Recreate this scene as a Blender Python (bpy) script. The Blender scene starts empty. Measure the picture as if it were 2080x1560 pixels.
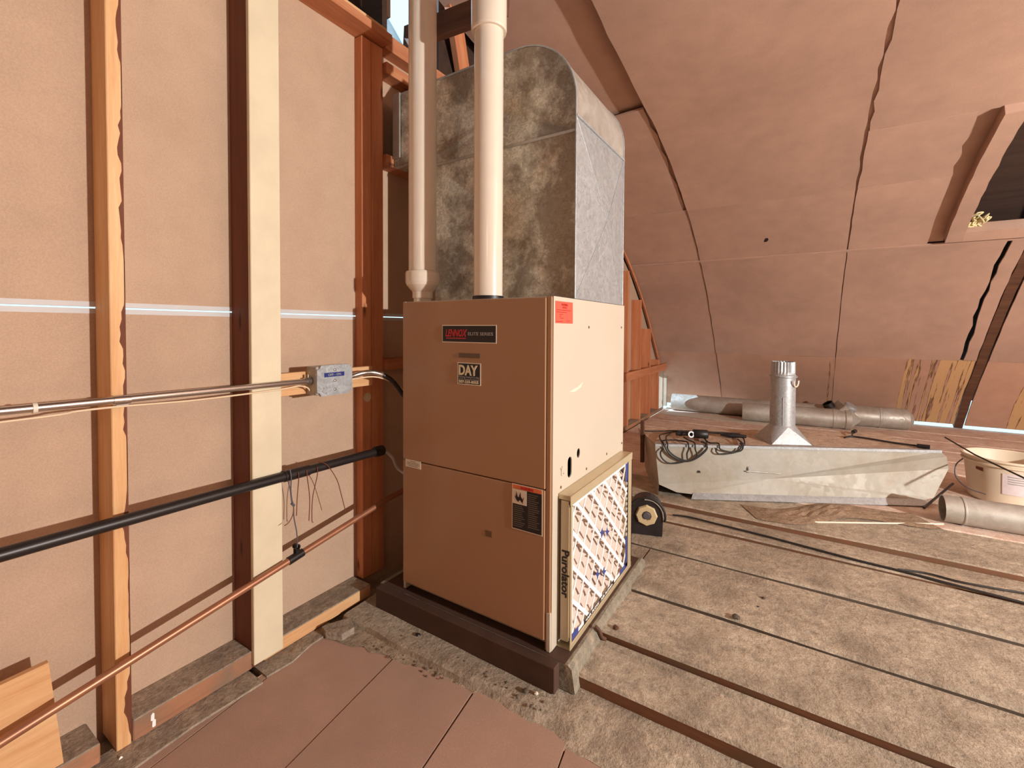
import bpy, bmesh, math, random
from mathutils import Vector, Matrix
import numpy as np

R_ = random.Random(7)
SC = bpy.context.scene
COL = SC.collection
PI = math.pi

# ------------------------------------------------------------------ camera
cam_d = bpy.data.cameras.new('camera')
cam = bpy.data.objects.new('camera', cam_d)
COL.objects.link(cam)
CAM_H = 1.05
_yaw, _pit, _rol = .566253, .023783, -.0047536
_f = Vector((-math.sin(_yaw) * math.cos(_pit), math.cos(_yaw) * math.cos(_pit), -math.sin(_pit)))
_r = Vector((math.cos(_yaw), math.sin(_yaw), 0))
_d = _f.cross(_r)
_r2 = _r * math.cos(_rol) + _d * math.sin(_rol)
_d2 = _d * math.cos(_rol) - _r * math.sin(_rol)
cam.matrix_world = Matrix((
    (_r2.x, -_d2.x, -_f.x, 0), (_r2.y, -_d2.y, -_f.y, 0), (_r2.z, -_d2.z, -_f.z, CAM_H), (0, 0, 0, 1)))
cam_d.sensor_width = 36
cam_d.lens = 36 * 914.43 / 2080
cam_d.shift_y = -90.43 / 2080
cam_d.clip_start = .02
SC.camera = cam

# ------------------------------------------------------------------ world, lamps, exposure
W = bpy.data.worlds.new('sky')
SC.world = W
W.use_nodes = True
_bg = W.node_tree.nodes['Background']
_bg.inputs[0].default_value = (.56, .83, 1, 1)
_bg.inputs[1].default_value = 1.6


def lamp(name, kind, loc, power, color, size=.05, rot=None):
    d = bpy.data.lights.new(name, kind)
    d.energy = power
    d.color = color
    if kind == 'POINT':
        d.shadow_soft_size = size
    elif kind == 'AREA':
        d.size = size
    o = bpy.data.objects.new(name, d)
    COL.objects.link(o)
    o.location = loc
    if rot:
        o.rotation_euler = rot
    return o


lamp('work_lamp', 'POINT', (3.7, 1.04, 1.40), 890, (1, .965, .92), .05)
lamp('fill_lamp', 'POINT', (.9, -2.2, 2.1), 22, (1, .74, .52), .25)  # added warm fill behind the camera, no bulb is seen there
sun_d = bpy.data.lights.new('sun', 'SUN')
sun_d.energy = 16
sun_d.color = (.58, .80, 1)
sun_d.angle = .009
sun = bpy.data.objects.new('sun', sun_d)
COL.objects.link(sun)
sun.rotation_euler = Vector((.80, .30, -.35)).to_track_quat('-Z', 'Y').to_euler()

SC.view_settings.view_transform = 'Standard'
SC.view_settings.look = 'None'
SC.view_settings.gamma = 1
SC.view_settings.use_curve_mapping = False
SC.view_settings.exposure = 0.0


# ------------------------------------------------------------------ materials
def S(r, g, b):
    def f(c):
        c /= 255
        return c / 12.92 if c <= .04045 else ((c + .055) / 1.055) ** 2.4
    return (f(r), f(g), f(b), 1)


class NT:
    def __init__(s, name):
        s.m = bpy.data.materials.new(name)
        s.m.use_nodes = True
        s.t = s.m.node_tree
        s.b = s.t.nodes['Principled BSDF']

    def n(s, typ, **kw):
        o = s.t.nodes.new(typ)
        for k, v in kw.items():
            if k.startswith('i_'):
                key = k[2:]
                key = int(key) if key.isdigit() else key.replace('_', ' ')
                o.inputs[key].default_value = v
            else:
                setattr(o, k, v)
        return o

    def l(s, a, b):
        s.t.links.new(a, b)

    def coords(s, scale=(1, 1, 1), kind='Object', rnd=True):
        tc = s.n('ShaderNodeTexCoord')
        mp = s.n('ShaderNodeMapping')
        mp.inputs['Scale'].default_value = scale
        if kind == 'World':
            g = s.n('ShaderNodeNewGeometry')
            s.l(g.outputs['Position'], mp.inputs[0])
        else:
            s.l(tc.outputs[kind], mp.inputs[0])
        if rnd:
            oi = s.n('ShaderNodeObjectInfo')
            mu = s.n('ShaderNodeMath', operation='MULTIPLY', i_1=37.0)
            s.l(oi.outputs['Random'], mu.inputs[0])
            s.l(mu.outputs[0], mp.inputs['Location'])
        return mp.outputs[0]

    def noise(s, co, sc, det=3, rough=.55):
        o = s.n('ShaderNodeTexNoise')
        o.inputs['Scale'].default_value = sc
        o.inputs['Detail'].default_value = det
        o.inputs['Roughness'].default_value = rough
        s.l(co, o.inputs['Vector'])
        return o.outputs[0]

    def ramp(s, fac, stops):
        o = s.n('ShaderNodeValToRGB')
        e = o.color_ramp.elements
        while len(e) < len(stops):
            e.new(.5)
        for i, (p, c) in enumerate(stops):
            e[i].position = p
            e[i].color = c if len(c) == 4 else (*c, 1)
        s.l(fac, o.inputs[0])
        return o.outputs[0]

    def mix(s, fac, a, b, mode='MIX'):
        o = s.n('ShaderNodeMix', data_type='RGBA', blend_type=mode)
        if isinstance(fac, (int, float)):
            o.inputs[0].default_value = fac
        else:
            s.l(fac, o.inputs[0])
        for i, v in ((6, a), (7, b)):
            if isinstance(v, tuple):
                o.inputs[i].default_value = v
            else:
                s.l(v, o.inputs[i])
        return o.outputs[2]

    def bump(s, h, st=.3, dist=.002):
        o = s.n('ShaderNodeBump')
        o.inputs['Strength'].default_value = st
        o.inputs['Distance'].default_value = dist
        s.l(h, o.inputs['Height'])
        s.l(o.outputs[0], s.b.inputs['Normal'])

    def set(s, col=None, rough=.6, metal=0, spec=.5, coat=0):
        if col is not None:
            if isinstance(col, tuple):
                s.b.inputs['Base Color'].default_value = col
            else:
                s.l(col, s.b.inputs['Base Color'])
        if isinstance(rough, (int, float)):
            s.b.inputs['Roughness'].default_value = rough
        else:
            s.l(rough, s.b.inputs['Roughness'])
        s.b.inputs['Metallic'].default_value = metal
        s.b.inputs['Specular IOR Level'].default_value = spec
        s.b.inputs['Coat Weight'].default_value = coat
        return s.m


def g3(v):
    return (v, v, v, 1)


def mat_board(name, c, var=.10, dust=0.0, stain=False):
    t = NT(name)
    co = t.coords()
    big = t.noise(co, 1.3, 3)
    fine = t.noise(co, 260, 2, .8)
    mid = t.noise(co, 9, 4)
    c1 = tuple(max(0, x * (1 - var)) for x in c[:3]) + (1,)
    c2 = tuple(min(1, x * (1 + var)) for x in c[:3]) + (1,)
    col = t.mix(t.ramp(big, [(.3, g3(0)), (.7, g3(1))]), c1, c2)
    col = t.mix(.16, col, t.ramp(fine, [(.3, g3(.25)), (.7, g3(.8))]), 'OVERLAY')
    col = t.mix(.12, col, t.ramp(mid, [(.3, g3(.3)), (.7, g3(.7))]), 'OVERLAY')
    if stain:
        wc = t.coords((1, 1, 1), 'World', False)
        sx = t.n('ShaderNodeSeparateXYZ')
        t.l(wc, sx.inputs[0])
        st = t.coords((16, .5, .55), 'World', False)
        no = t.noise(st, 1.0, 5, .62)
        # streaks only below the joint and around two wet places along x
        env = None
        for cx, w in ((1.33, .30), (1.02, .10), (.325, .04), (2.1, .35)):
            a = t.n('ShaderNodeMath', operation='SUBTRACT', i_1=cx)
            t.l(sx.outputs[0], a.inputs[0])
            b = t.n('ShaderNodeMath', operation='ABSOLUTE')
            t.l(a.outputs[0], b.inputs[0])
            d = t.n('ShaderNodeMapRange', i_1=w * .5, i_2=w, i_3=.085, i_4=-.25)
            t.l(b.outputs[0], d.inputs[0])
            if env is None:
                env = d.outputs[0]
            else:
                mx = t.n('ShaderNodeMath', operation='MAXIMUM')
                t.l(env, mx.inputs[0])
                t.l(d.outputs[0], mx.inputs[1])
                env = mx.outputs[0]
        ad = t.n('ShaderNodeMath', operation='ADD')
        t.l(no, ad.inputs[0])
        t.l(env, ad.inputs[1])
        rng = t.ramp(ad.outputs[0], [(.555, g3(0)), (.575, g3(1))])
        edge = t.ramp(ad.outputs[0], [(.545, g3(0)), (.555, g3(.8)), (.572, g3(.8)), (.585, g3(0))])
        col = t.mix(rng, col, S(205, 165, 120))
        col = t.mix(edge, col, S(84, 50, 32))
        # faint runs everywhere
        no2 = t.noise(t.coords((30, .4, .4), 'World', False), 1.0, 3)
        col = t.mix(t.ramp(no2, [(.66, g3(0)), (.72, g3(.35))]), col, S(196, 150, 112))
    if dust:
        col = t.mix(t.ramp(t.noise(co, 3.2, 5), [(.42, g3(0)), (.7, g3(dust))]), col, S(165, 150, 130))
    t.bump(fine, .12, .001)
    return t.set(col, .85, spec=.2)


def mat_wood(name, c1, c2, axis='Z', scale=1.0, knots=True, rough=.7, dirt=None):
    t = NT(name)
    s = {'X': (.6, 9, 9), 'Y': (9, .6, 9), 'Z': (9, 9, .6)}[axis]
    co = t.coords(tuple(v * scale for v in s))
    a = t.noise(co, 2.2, 6, .6)
    co2 = t.coords(tuple(v * scale * 4 for v in s))
    b = t.noise(co2, 4, 4, .7)
    col = t.mix(t.ramp(a, [(.3, g3(0)), (.7, g3(1))]), c1, c2)
    col = t.mix(.3, col, t.ramp(b, [(.25, g3(.25)), (.75, g3(.75))]), 'OVERLAY')
    if knots:
        ks = {'X': (1.4, 5, 5), 'Y': (5, 1.4, 5), 'Z': (5, 5, 1.4)}[axis]
        v = t.n('ShaderNodeTexVoronoi')
        v.inputs['Scale'].default_value = 1.5
        t.l(t.coords(ks), v.inputs['Vector'])
        col = t.mix(t.ramp(v.outputs[0], [(.03, g3(.85)), (.09, g3(0))]), col, tuple(x * .22 for x in c1[:3]) + (1,))
    if dirt:
        col = t.mix(t.ramp(t.noise(t.coords(), 7, 5), [(.45, g3(0)), (.65, g3(.7))]), col, dirt)
    t.bump(b, .25, .002)
    return t.set(col, rough, spec=.3)


def mat_dirty(name, c1, c2, c3, sc=6, rough=.9):
    """dusty planks and slab: three tones, splotches and grit"""
    t = NT(name)
    co = t.coords((1, 1, 1), 'World', False)
    a = t.noise(co, sc, 6, .62)
    b = t.noise(co, sc * .35, 4)
    c = t.noise(co, 120, 3, .75)
    d = t.noise(co, sc * 4, 5, .7)
    col = t.mix(t.ramp(b, [(.35, g3(0)), (.65, g3(1))]), c1, c2)
    col = t.mix(t.ramp(a, [(.5, g3(0)), (.72, g3(.8))]), col, c3)
    col = t.mix(.7, col, t.ramp(d, [(.28, g3(.24)), (.7, g3(.74))]), 'OVERLAY')
    col = t.mix(.4, col, t.ramp(c, [(.3, g3(.25)), (.7, g3(.75))]), 'OVERLAY')
    pale = t.n('ShaderNodeTexNoise')
    pale.inputs['Scale'].default_value = sc * 1.7
    pale.inputs['Detail'].default_value = 8
    pale.inputs['Distortion'].default_value = 1.5
    t.l(co, pale.inputs['Vector'])
    col = t.mix(t.ramp(pale.outputs[0], [(.6, g3(0)), (.7, g3(.45))]), col, S(196, 178, 154))
    t.bump(d, .8, .010)
    return t.set(col, rough, spec=.15)


def mat_metal(name, c1, c2, rough=.42, metal=.75, sc=26, dirt=0.0, dirt_refl_col=None, dsc=2.0, dw=.12):  # dirt also sets the painted reflections on the plenum duct
    t = NT(name)
    co = t.coords()
    v = t.n('ShaderNodeTexVoronoi')
    v.inputs['Scale'].default_value = sc
    nz = t.n('ShaderNodeTexNoise', i_Scale=sc * .6, i_Detail=3.0)
    t.l(co, nz.inputs['Vector'])
    mx = t.n('ShaderNodeMix', data_type='RGBA')
    mx.inputs[0].default_value = .25
    t.l(co, mx.inputs[6])
    t.l(nz.outputs['Color'], mx.inputs[7])
    t.l(mx.outputs[2], v.inputs['Vector'])
    f = t.n('ShaderNodeSeparateColor')
    t.l(v.outputs['Color'], f.inputs[0])
    col = t.mix(f.outputs[0], c1, c2)
    r = t.n('ShaderNodeMapRange', i_3=rough - .08, i_4=rough + .12)
    t.l(f.outputs[1], r.inputs[0])
    if dirt:  # dirt on most sheets, painted reflections on the plenum duct
        dn = t.noise(co, dsc, 7, .68)
        col = t.mix(t.ramp(dn, [(.5 - dw, g3(0)), (.5 + dw, g3(dirt))]), col, dirt_refl_col)
    return t.set(col, r.outputs[0], metal, .5)


def mat_plain(name, c, rough=.5, metal=0, spec=.5, coat=0, var=.04, sc=12):
    t = NT(name)
    co = t.coords()
    a = t.noise(co, sc, 4)
    c1 = tuple(x * (1 - var) for x in c[:3]) + (1,)
    c2 = tuple(min(1, x * (1 + var)) for x in c[:3]) + (1,)
    col = t.mix(t.ramp(a, [(.3, g3(0)), (.7, g3(1))]), c1, c2)
    return t.set(col, rough, metal, spec, coat)


M = {}
FB = (.50, .325, .235, 1)
M['wallboard'] = mat_board('wallboard_tan', (.52, .362, .255, 1), .06)
M['ceilboard'] = mat_board('ceiling_fiberboard', (.47, .305, .23, 1), .10)
M['ceilstain'] = mat_board('ceiling_fiberboard_stained', (.50, .30, .21, 1), .10, stain=True)
M['floorboard'] = mat_board('floor_fiberboard', (.44, .285, .215, 1), .10, dust=.25)
M['stud'] = mat_wood('pine_stud', S(214, 160, 106), S(238, 196, 148))
M['stud_y'] = mat_wood('pine_plate', S(206, 152, 100), S(232, 188, 140), 'Y')
M['orange'] = mat_wood('fir_orange', S(188, 114, 76), S(214, 148, 106))
M['orange_y'] = mat_wood('fir_orange_level', S(180, 110, 74), S(206, 142, 102), 'Y')
M['darkstud'] = mat_wood('shaded_stud_bark', S(104, 58, 40), S(122, 72, 50))  # shade put into the stud colour; also the bark edge's own brown
M['sill'] = mat_wood('sill_dusty', S(150, 104, 78), S(186, 134, 100), 'Y', dirt=S(120, 108, 92))
M['sillgrey'] = mat_dirty('sill_grey', S(150, 138, 122), S(168, 152, 134), S(126, 116, 104), 9)
M['cream'] = mat_plain('cream_paint', S(222, 208, 178), .55, var=.07, sc=7)
M['darkwood'] = mat_wood('dark_wood', S(84, 56, 42), S(112, 78, 58), 'X')
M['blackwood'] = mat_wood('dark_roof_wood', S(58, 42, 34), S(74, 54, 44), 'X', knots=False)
M['greywood'] = mat_wood('grey_rafter', S(150, 128, 108), S(172, 150, 128), 'Z')
M['deck'] = mat_dirty('deck_dust', S(166, 153, 135), S(188, 174, 154), S(124, 112, 97), 6)
M['deckedge'] = mat_wood('deck_edge', S(112, 74, 52), S(136, 94, 68), 'X', dirt=S(112, 92, 72))
M['joint'] = mat_plain('joint_dust', S(104, 90, 76), .9, var=.2)
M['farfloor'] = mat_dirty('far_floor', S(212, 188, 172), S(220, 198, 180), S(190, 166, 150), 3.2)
M['slab'] = mat_dirty('slab_dust', S(164, 150, 132), S(182, 168, 148), S(138, 122, 106), 9)
M['ground'] = mat_dirty('ground_dust', S(160, 144, 124), S(178, 160, 138), S(134, 116, 98), 8)
M['curb'] = mat_plain('curb_brown', S(78, 54, 42), .75, var=.22, sc=6)
M['curbgrey'] = mat_dirty('curb_grey', S(136, 128, 112), S(150, 142, 126), S(120, 110, 94), 6, .8)
M['galv'] = mat_metal('galvanised_duct', (.50, .47, .385, 1), (.80, .77, .66, 1), .40, .4, 44, .7, S(104, 84, 64), 3.0, .05)  # mottle painted for the patchy reflections on the duct sheets
M['galv_c'] = mat_metal('galvanised_clean', (.37, .395, .41, 1), (.50, .53, .545, 1), .42, .45, 40)
M['galv_d'] = mat_metal('galvanised_dusty', (.50, .49, .45, 1), (.58, .56, .52, 1), .5, .45, 22, .6, S(150, 134, 112), 3.0)
M['hood'] = mat_metal('hood_sheet', (.42, .41, .36, 1), (.47, .455, .40, 1), .6, .1, 20, .6, S(150, 134, 110), 2.2)
M['hoodtop'] = mat_dirty('hood_top_dust', S(190, 168, 148), S(200, 178, 156), S(168, 146, 126), 5)
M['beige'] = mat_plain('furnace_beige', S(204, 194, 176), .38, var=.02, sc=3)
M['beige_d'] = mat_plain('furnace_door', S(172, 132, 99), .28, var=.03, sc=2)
M['pvc'] = mat_plain('pvc_white', S(236, 222, 204), .22, coat=.3, var=.02)
M['black'] = mat_plain('black_plastic', (.012, .011, .011, 1), .45)
M['rubber'] = mat_plain('black_rubber', (.02, .017, .016, 1), .55)
M['iron'] = mat_plain('black_iron', (.028, .022, .021, 1), .38, .3, var=.2, sc=20)
M['chrome'] = mat_plain('steel_conduit', (.62, .58, .55, 1), .22, .95, var=.05)
M['copper'] = mat_plain('copper_dull', S(170, 116, 86), .38, .45, var=.15, sc=9)
M['wire'] = mat_plain('rust_wire', S(120, 62, 40), .6, var=.2)
M['wiregrey'] = mat_plain('grey_wire', S(92, 88, 96), .5)
M['creamwire'] = mat_plain('cream_cable', S(232, 206, 172), .5)
M['white'] = mat_plain('white_card', S(250, 248, 244), .7, var=.01)
M['pleat'] = mat_plain('pleat_media', S(212, 194, 182), .9, var=.05, sc=30)
M['card'] = mat_plain('filter_card', S(206, 190, 160), .7)
M['blue'] = mat_plain('print_blue', S(58, 70, 140), .6)
M['ink'] = mat_plain('print_black', (.012, .010, .012, 1), .5)
M['lettercream'] = mat_plain('print_cream', S(236, 222, 190), .5)
M['letterred'] = mat_plain('print_red', S(200, 40, 50), .45)
M['lettergrey'] = mat_plain('print_grey', S(160, 156, 150), .5)
M['textdim'] = mat_plain('print_dim', S(112, 98, 84), .6)
M['tagred'] = mat_plain('tag_red', S(252, 92, 72), .6, var=.01)
M['tagtext'] = mat_plain('tag_ink', S(170, 44, 36), .6)
M['orangeprint'] = mat_plain('print_orange', S(236, 128, 80), .5)
M['pale'] = mat_plain('label_white', S(232, 220, 200), .5)
M['labelgrey'] = mat_plain('label_grey', S(104, 84, 66), .5, var=.1, sc=60)
M['bluelabel'] = mat_plain('label_blue', S(34, 48, 120), .4)
M['rackedge'] = mat_plain('rack_metal', S(206, 190, 156), .3, .35)
M['bucket'] = mat_plain('bucket_plastic', S(226, 210, 186), .4, var=.06, sc=5)
M['bucketlabel'] = mat_plain('bucket_label', S(224, 212, 212), .5, var=.05, sc=40)
M['tuft'] = mat_plain('insulation_tuft', S(226, 212, 164), .95, var=.15, sc=60)
M['seam'] = mat_plain('seam_glow', S(206, 204, 204), .7)  # pale tone painted for the daylight glow at the wall seam
M['stone'] = mat_plain('gravel', S(96, 84, 70), .9, var=.3, sc=40)
M['paper'] = mat_dirty('dusty_paper', S(150, 128, 106), S(166, 142, 118), S(130, 108, 88), 10)
M['sheetpale'] = mat_plain('pale_sheet', S(206, 198, 182), .6, var=.05)
M['pulley'] = mat_plain('pulley_brass', S(226, 204, 160), .4, .2)
M['black_blower'] = mat_plain('black_enamel', (.022, .017, .018, 1), .45, var=.3, sc=15)
M['patch'] = mat_plain('worn_patch', S(112, 84, 58), .6)


# ------------------------------------------------------------------ mesh helpers
class MB:
    def __init__(s):
        s.v, s.f, s.sm, s.mi = [], [], [], []

    def add(s, vs, fs, smooth=False, mi=0):
        o = len(s.v)
        s.v += [tuple(v) for v in vs]
        s.f += [tuple(i + o for i in f) for f in fs]
        s.sm += [smooth] * len(fs)
        s.mi += [mi] * len(fs)
        return s

    def box(s, x0, x1, y0, y1, z0, z1, bev=0, mi=0, mat=None):
        bm = bmesh.new()
        bmesh.ops.create_cube(bm, size=1)
        for v in bm.verts:
            v.co = Vector(((x0 + x1) / 2 + v.co.x * (x1 - x0), (y0 + y1) / 2 + v.co.y * (y1 - y0), (z0 + z1) / 2 + v.co.z * (z1 - z0)))
        if bev:
            bmesh.ops.bevel(bm, geom=bm.edges[:], offset=bev, segments=1, affect='EDGES', clamp_overlap=True)
        if mat is not None:
            bm.transform(mat)
        bm.verts.index_update()
        s.add([v.co[:] for v in bm.verts], [[v.index for v in f.verts] for f in bm.faces], False, mi)
        bm.free()
        return s

    def tube(s, pts, r, n=16, cap=True, mi=0, closed=False):
        """sweep a circle along points; r is a number or one per point"""
        P = [Vector(p) for p in pts]
        k = len(P)
        rr = [r] * k if isinstance(r, (int, float)) else list(r)
        T = []
        for i in range(k):
            if closed:
                d = P[(i + 1) % k] - P[i - 1]
            else:
                d = P[min(i + 1, k - 1)] - P[max(i - 1, 0)]
            if d.length < 1e-9:
                d = T[-1] if T else Vector((0, 0, 1))
            T.append(d.normalized())
        a = Vector((0, 0, 1)) if abs(T[0].z) < .9 else Vector((1, 0, 0))
        nrm = (a - T[0] * a.dot(T[0])).normalized()
        vs = []
        for i in range(k):
            nrm = (nrm - T[i] * nrm.dot(T[i])).normalized()
            bi = T[i].cross(nrm)
            for j in range(n):
                an = 2 * PI * j / n
                vs.append(P[i] + (nrm * math.cos(an) + bi * math.sin(an)) * rr[i])
        fs = []
        for i in range(k if closed else k - 1):
            for j in range(n):
                a_, b_ = i * n + j, i * n + (j + 1) % n
                c_, d_ = ((i + 1) % k) * n + (j + 1) % n, ((i + 1) % k) * n + j
                fs.append((a_, b_, c_, d_))
        s.add(vs, fs, True, mi)
        if cap and not closed:
            s.add(vs[:n], [tuple(range(n))[::-1]], False, mi)
            s.add(vs[-n:], [tuple(range(n))], False, mi)
        return s

    def lathe(s, prof, c=(0, 0, 0), axis=(0, 0, 1), n=28, mi=0, smooth=True):
        """revolve (radius, height) pairs about an axis through c; every profile step gets its own ring pair"""
        ax = Vector(axis).normalized()
        a = Vector((1, 0, 0)) if abs(ax.x) < .9 else Vector((0, 1, 0))
        u = (a - ax * a.dot(ax)).normalized()
        w = ax.cross(u)
        c = Vector(c)
        for (r0, h0), (r1, h1) in zip(prof[:-1], prof[1:]):
            vs = []
            for r, h in ((r0, h0), (r1, h1)):
                for j in range(n):
                    an = 2 * PI * j / n
                    vs.append(c + ax * h + (u * math.cos(an) + w * math.sin(an)) * r)
            fs = [(j, (j + 1) % n, n + (j + 1) % n, n + j) for j in range(n)]
            s.add(vs, fs, smooth and abs(h1 - h0) > 1e-6, mi)
        return s

    def prism(s, poly, o, u, v, t, mi=0):
        """polygon (a, b) in plane o + a u + b v, extruded by vector t"""
        o, u, v, t = Vector(o), Vector(u), Vector(v), Vector(t)
        n = len(poly)
        A = [o + u * a + v * b for a, b in poly]
        B = [p + t for p in A]
        s.add(A + B, [tuple(range(n))[::-1], tuple(range(n, 2 * n))] + [(i, (i + 1) % n, n + (i + 1) % n, n + i) for i in range(n)], False, mi)
        return s

    def build(s, name, mat, parent=None, origin=None):
        me = bpy.data.meshes.new(name)
        org = Vector(origin) if origin is not None else Vector((0, 0, 0))
        me.from_pydata([Vector(v) - org for v in s.v], [], s.f)
        mats = mat if isinstance(mat, (list, tuple)) else [mat]
        for m in mats:
            me.materials.append(m)
        me.polygons.foreach_set('use_smooth', s.sm)
        me.polygons.foreach_set('material_index', s.mi)
        bm = bmesh.new()
        bm.from_mesh(me)
        bmesh.ops.recalc_face_normals(bm, faces=bm.faces)
        bm.to_mesh(me)
        bm.free()
        me.update()
        o = bpy.data.objects.new(name, me)
        COL.objects.link(o)
        if parent is not None:
            o.parent = parent
            o.location = org - abs_loc(parent)
        else:
            o.location = org
        return o


def abs_loc(o):
    v = Vector((0, 0, 0))
    while o is not None:
        v += o.location
        o = o.parent
    return v


def thing(name, label, cat, loc=(0, 0, 0), group=None):
    o = bpy.data.objects.new(name, None)
    COL.objects.link(o)
    o.location = loc
    o.empty_display_size = .1
    return tag(o, label, cat, group)


def tag(o, label, cat, group=None):
    o['label'] = label
    o['category'] = cat
    if group:
        o['group'] = group
    return o


def lab(o, label):
    o['label'] = label
    return o


def struct(name, o=None):
    if o is None:
        o = bpy.data.objects.new(name, None)
        COL.objects.link(o)
    o['kind'] = 'structure'
    return o


def flat_mesh(name, outer, holes, thick, o, u, v, mat, parent):
    """polygon with holes, extruded by thick along u x v (a 2-D curve turned into a mesh)"""
    cu = bpy.data.curves.new(name, 'CURVE')
    cu.dimensions = '2D'
    cu.fill_mode = 'BOTH'
    cu.extrude = thick / 2
    for lp in [outer] + holes:
        sp = cu.splines.new('POLY')
        sp.points.add(len(lp) - 1)
        for p, q in zip(sp.points, lp):
            p.co = (q[0], q[1], 0, 1)
        sp.use_cyclic_u = True
    tmp = bpy.data.objects.new('tmp', cu)
    COL.objects.link(tmp)
    bpy.context.view_layer.update()
    me = bpy.data.meshes.new_from_object(tmp.evaluated_get(bpy.context.evaluated_depsgraph_get()))
    bpy.data.objects.remove(tmp)
    u, v, o = Vector(u), Vector(v), Vector(o)
    w = u.cross(v)
    me.transform(Matrix(((u.x, v.x, w.x, 0), (u.y, v.y, w.y, 0), (u.z, v.z, w.z, 0), (0, 0, 0, 1))))
    me.materials.clear()
    me.materials.append(mat)
    ob = bpy.data.objects.new(name, me)
    COL.objects.link(ob)
    if parent is not None:
        ob.parent = parent
        ob.location = o - abs_loc(parent)
    else:
        ob.location = o
    return ob


def text_mesh(name, txt, size, o, u, v, mat, parent, bold=0.0, shear=0.0, width=None, align='LEFT', thick=.0006):
    cu = bpy.data.curves.new(name, 'FONT')
    cu.body = txt
    cu.size = size
    cu.offset = bold
    cu.shear = shear
    cu.extrude = thick
    cu.resolution_u = 3
    cu.align_x = align
    tmp = bpy.data.objects.new('tmp', cu)
    COL.objects.link(tmp)
    bpy.context.view_layer.update()
    me = bpy.data.meshes.new_from_object(tmp.evaluated_get(bpy.context.evaluated_depsgraph_get()))
    bpy.data.objects.remove(tmp)
    u, v, o = Vector(u).normalized(), Vector(v).normalized(), Vector(o)
    w = u.cross(v)
    if width and len(me.vertices):
        xs = [p.co.x for p in me.vertices]
        k = width / (max(xs) - min(xs))
        off = min(xs) if align == 'LEFT' else (min(xs) + max(xs)) / 2
        for p in me.vertices:
            p.co.x = (p.co.x - off) * k
    me.transform(Matrix(((u.x, v.x, w.x, 0), (u.y, v.y, w.y, 0), (u.z, v.z, w.z, 0), (0, 0, 0, 1))))
    me.materials.clear()
    me.materials.append(mat)
    ob = bpy.data.objects.new(name, me)
    COL.objects.link(ob)
    ob.parent = parent
    ob.location = o - abs_loc(parent)
    return ob


def smooth_path(P, k=6, closed=False):
    P = [Vector(p) for p in P]
    n = len(P)
    out = []
    for i in range(n if closed else n - 1):
        if closed:
            a, b, c, d = P[i - 1], P[i], P[(i + 1) % n], P[(i + 2) % n]
        else:
            a, b, c, d = P[max(i - 1, 0)], P[i], P[i + 1], P[min(i + 2, n - 1)]
        for j in range(k):
            t = j / k
            out.append(.5 * ((2 * b) + (c - a) * t + (2 * a - 5 * b + 4 * c - d) * t * t + (3 * b - a - 3 * c + d) * t ** 3))
    if not closed:
        out.append(P[-1])
    return out


# ------------------------------------------------------------------ the curved roof profile
TH = [-3, 6, 14, 22, 31, 42, 55, 70, 90, 112]
RR = [3.614, 3.186, 2.896, 2.701, 2.554, 2.427, 2.334, 2.311, 2.426, 2.784]
RY0 = 3.4
_prof = [(RY0 + r * math.cos(math.radians(t)), r * math.sin(math.radians(t)), t) for t, r in zip(TH, RR)]
_prof += [(1.75, 2.70, 124), (1.1, 2.80, 134), (.3, 2.90, 145), (-.5, 2.95, 155)]


def roof_pt(t, off=0.0):
    """point of the roof lining at angle t (degrees), off metres behind it"""
    def raw(tt):
        for i in range(len(_prof) - 1):
            a, b = _prof[i], _prof[i + 1]
            if tt <= b[2] or i == len(_prof) - 2:
                k = (tt - a[2]) / (b[2] - a[2])
                p0 = _prof[max(i - 1, 0)]
                p3 = _prof[min(i + 2, len(_prof) - 1)]
                res = []
                for q in (0, 1):
                    ma = (b[q] - p0[q]) / max(b[2] - p0[2], 1e-6) * (b[2] - a[2])
                    mb = (p3[q] - a[q]) / max(p3[2] - a[2], 1e-6) * (b[2] - a[2])
                    res.append((2 * k ** 3 - 3 * k * k + 1) * a[q] + (k ** 3 - 2 * k * k + k) * ma + (-2 * k ** 3 + 3 * k * k) * b[q] + (k ** 3 - k * k) * mb)
                return res
    y, z = raw(t)
    if off:
        e = .4
        y1, z1 = raw(min(t + e, 154.9))
        y0, z0 = raw(max(t - e, -3))
        dy, dz = y1 - y0, z1 - z0
        l = math.hypot(dy, dz)
        # travelling with rising t the outside is on the right-hand side (+y, then +z)
        y, z = y + dz / l * off, z - dy / l * off
    return y, z


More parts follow.
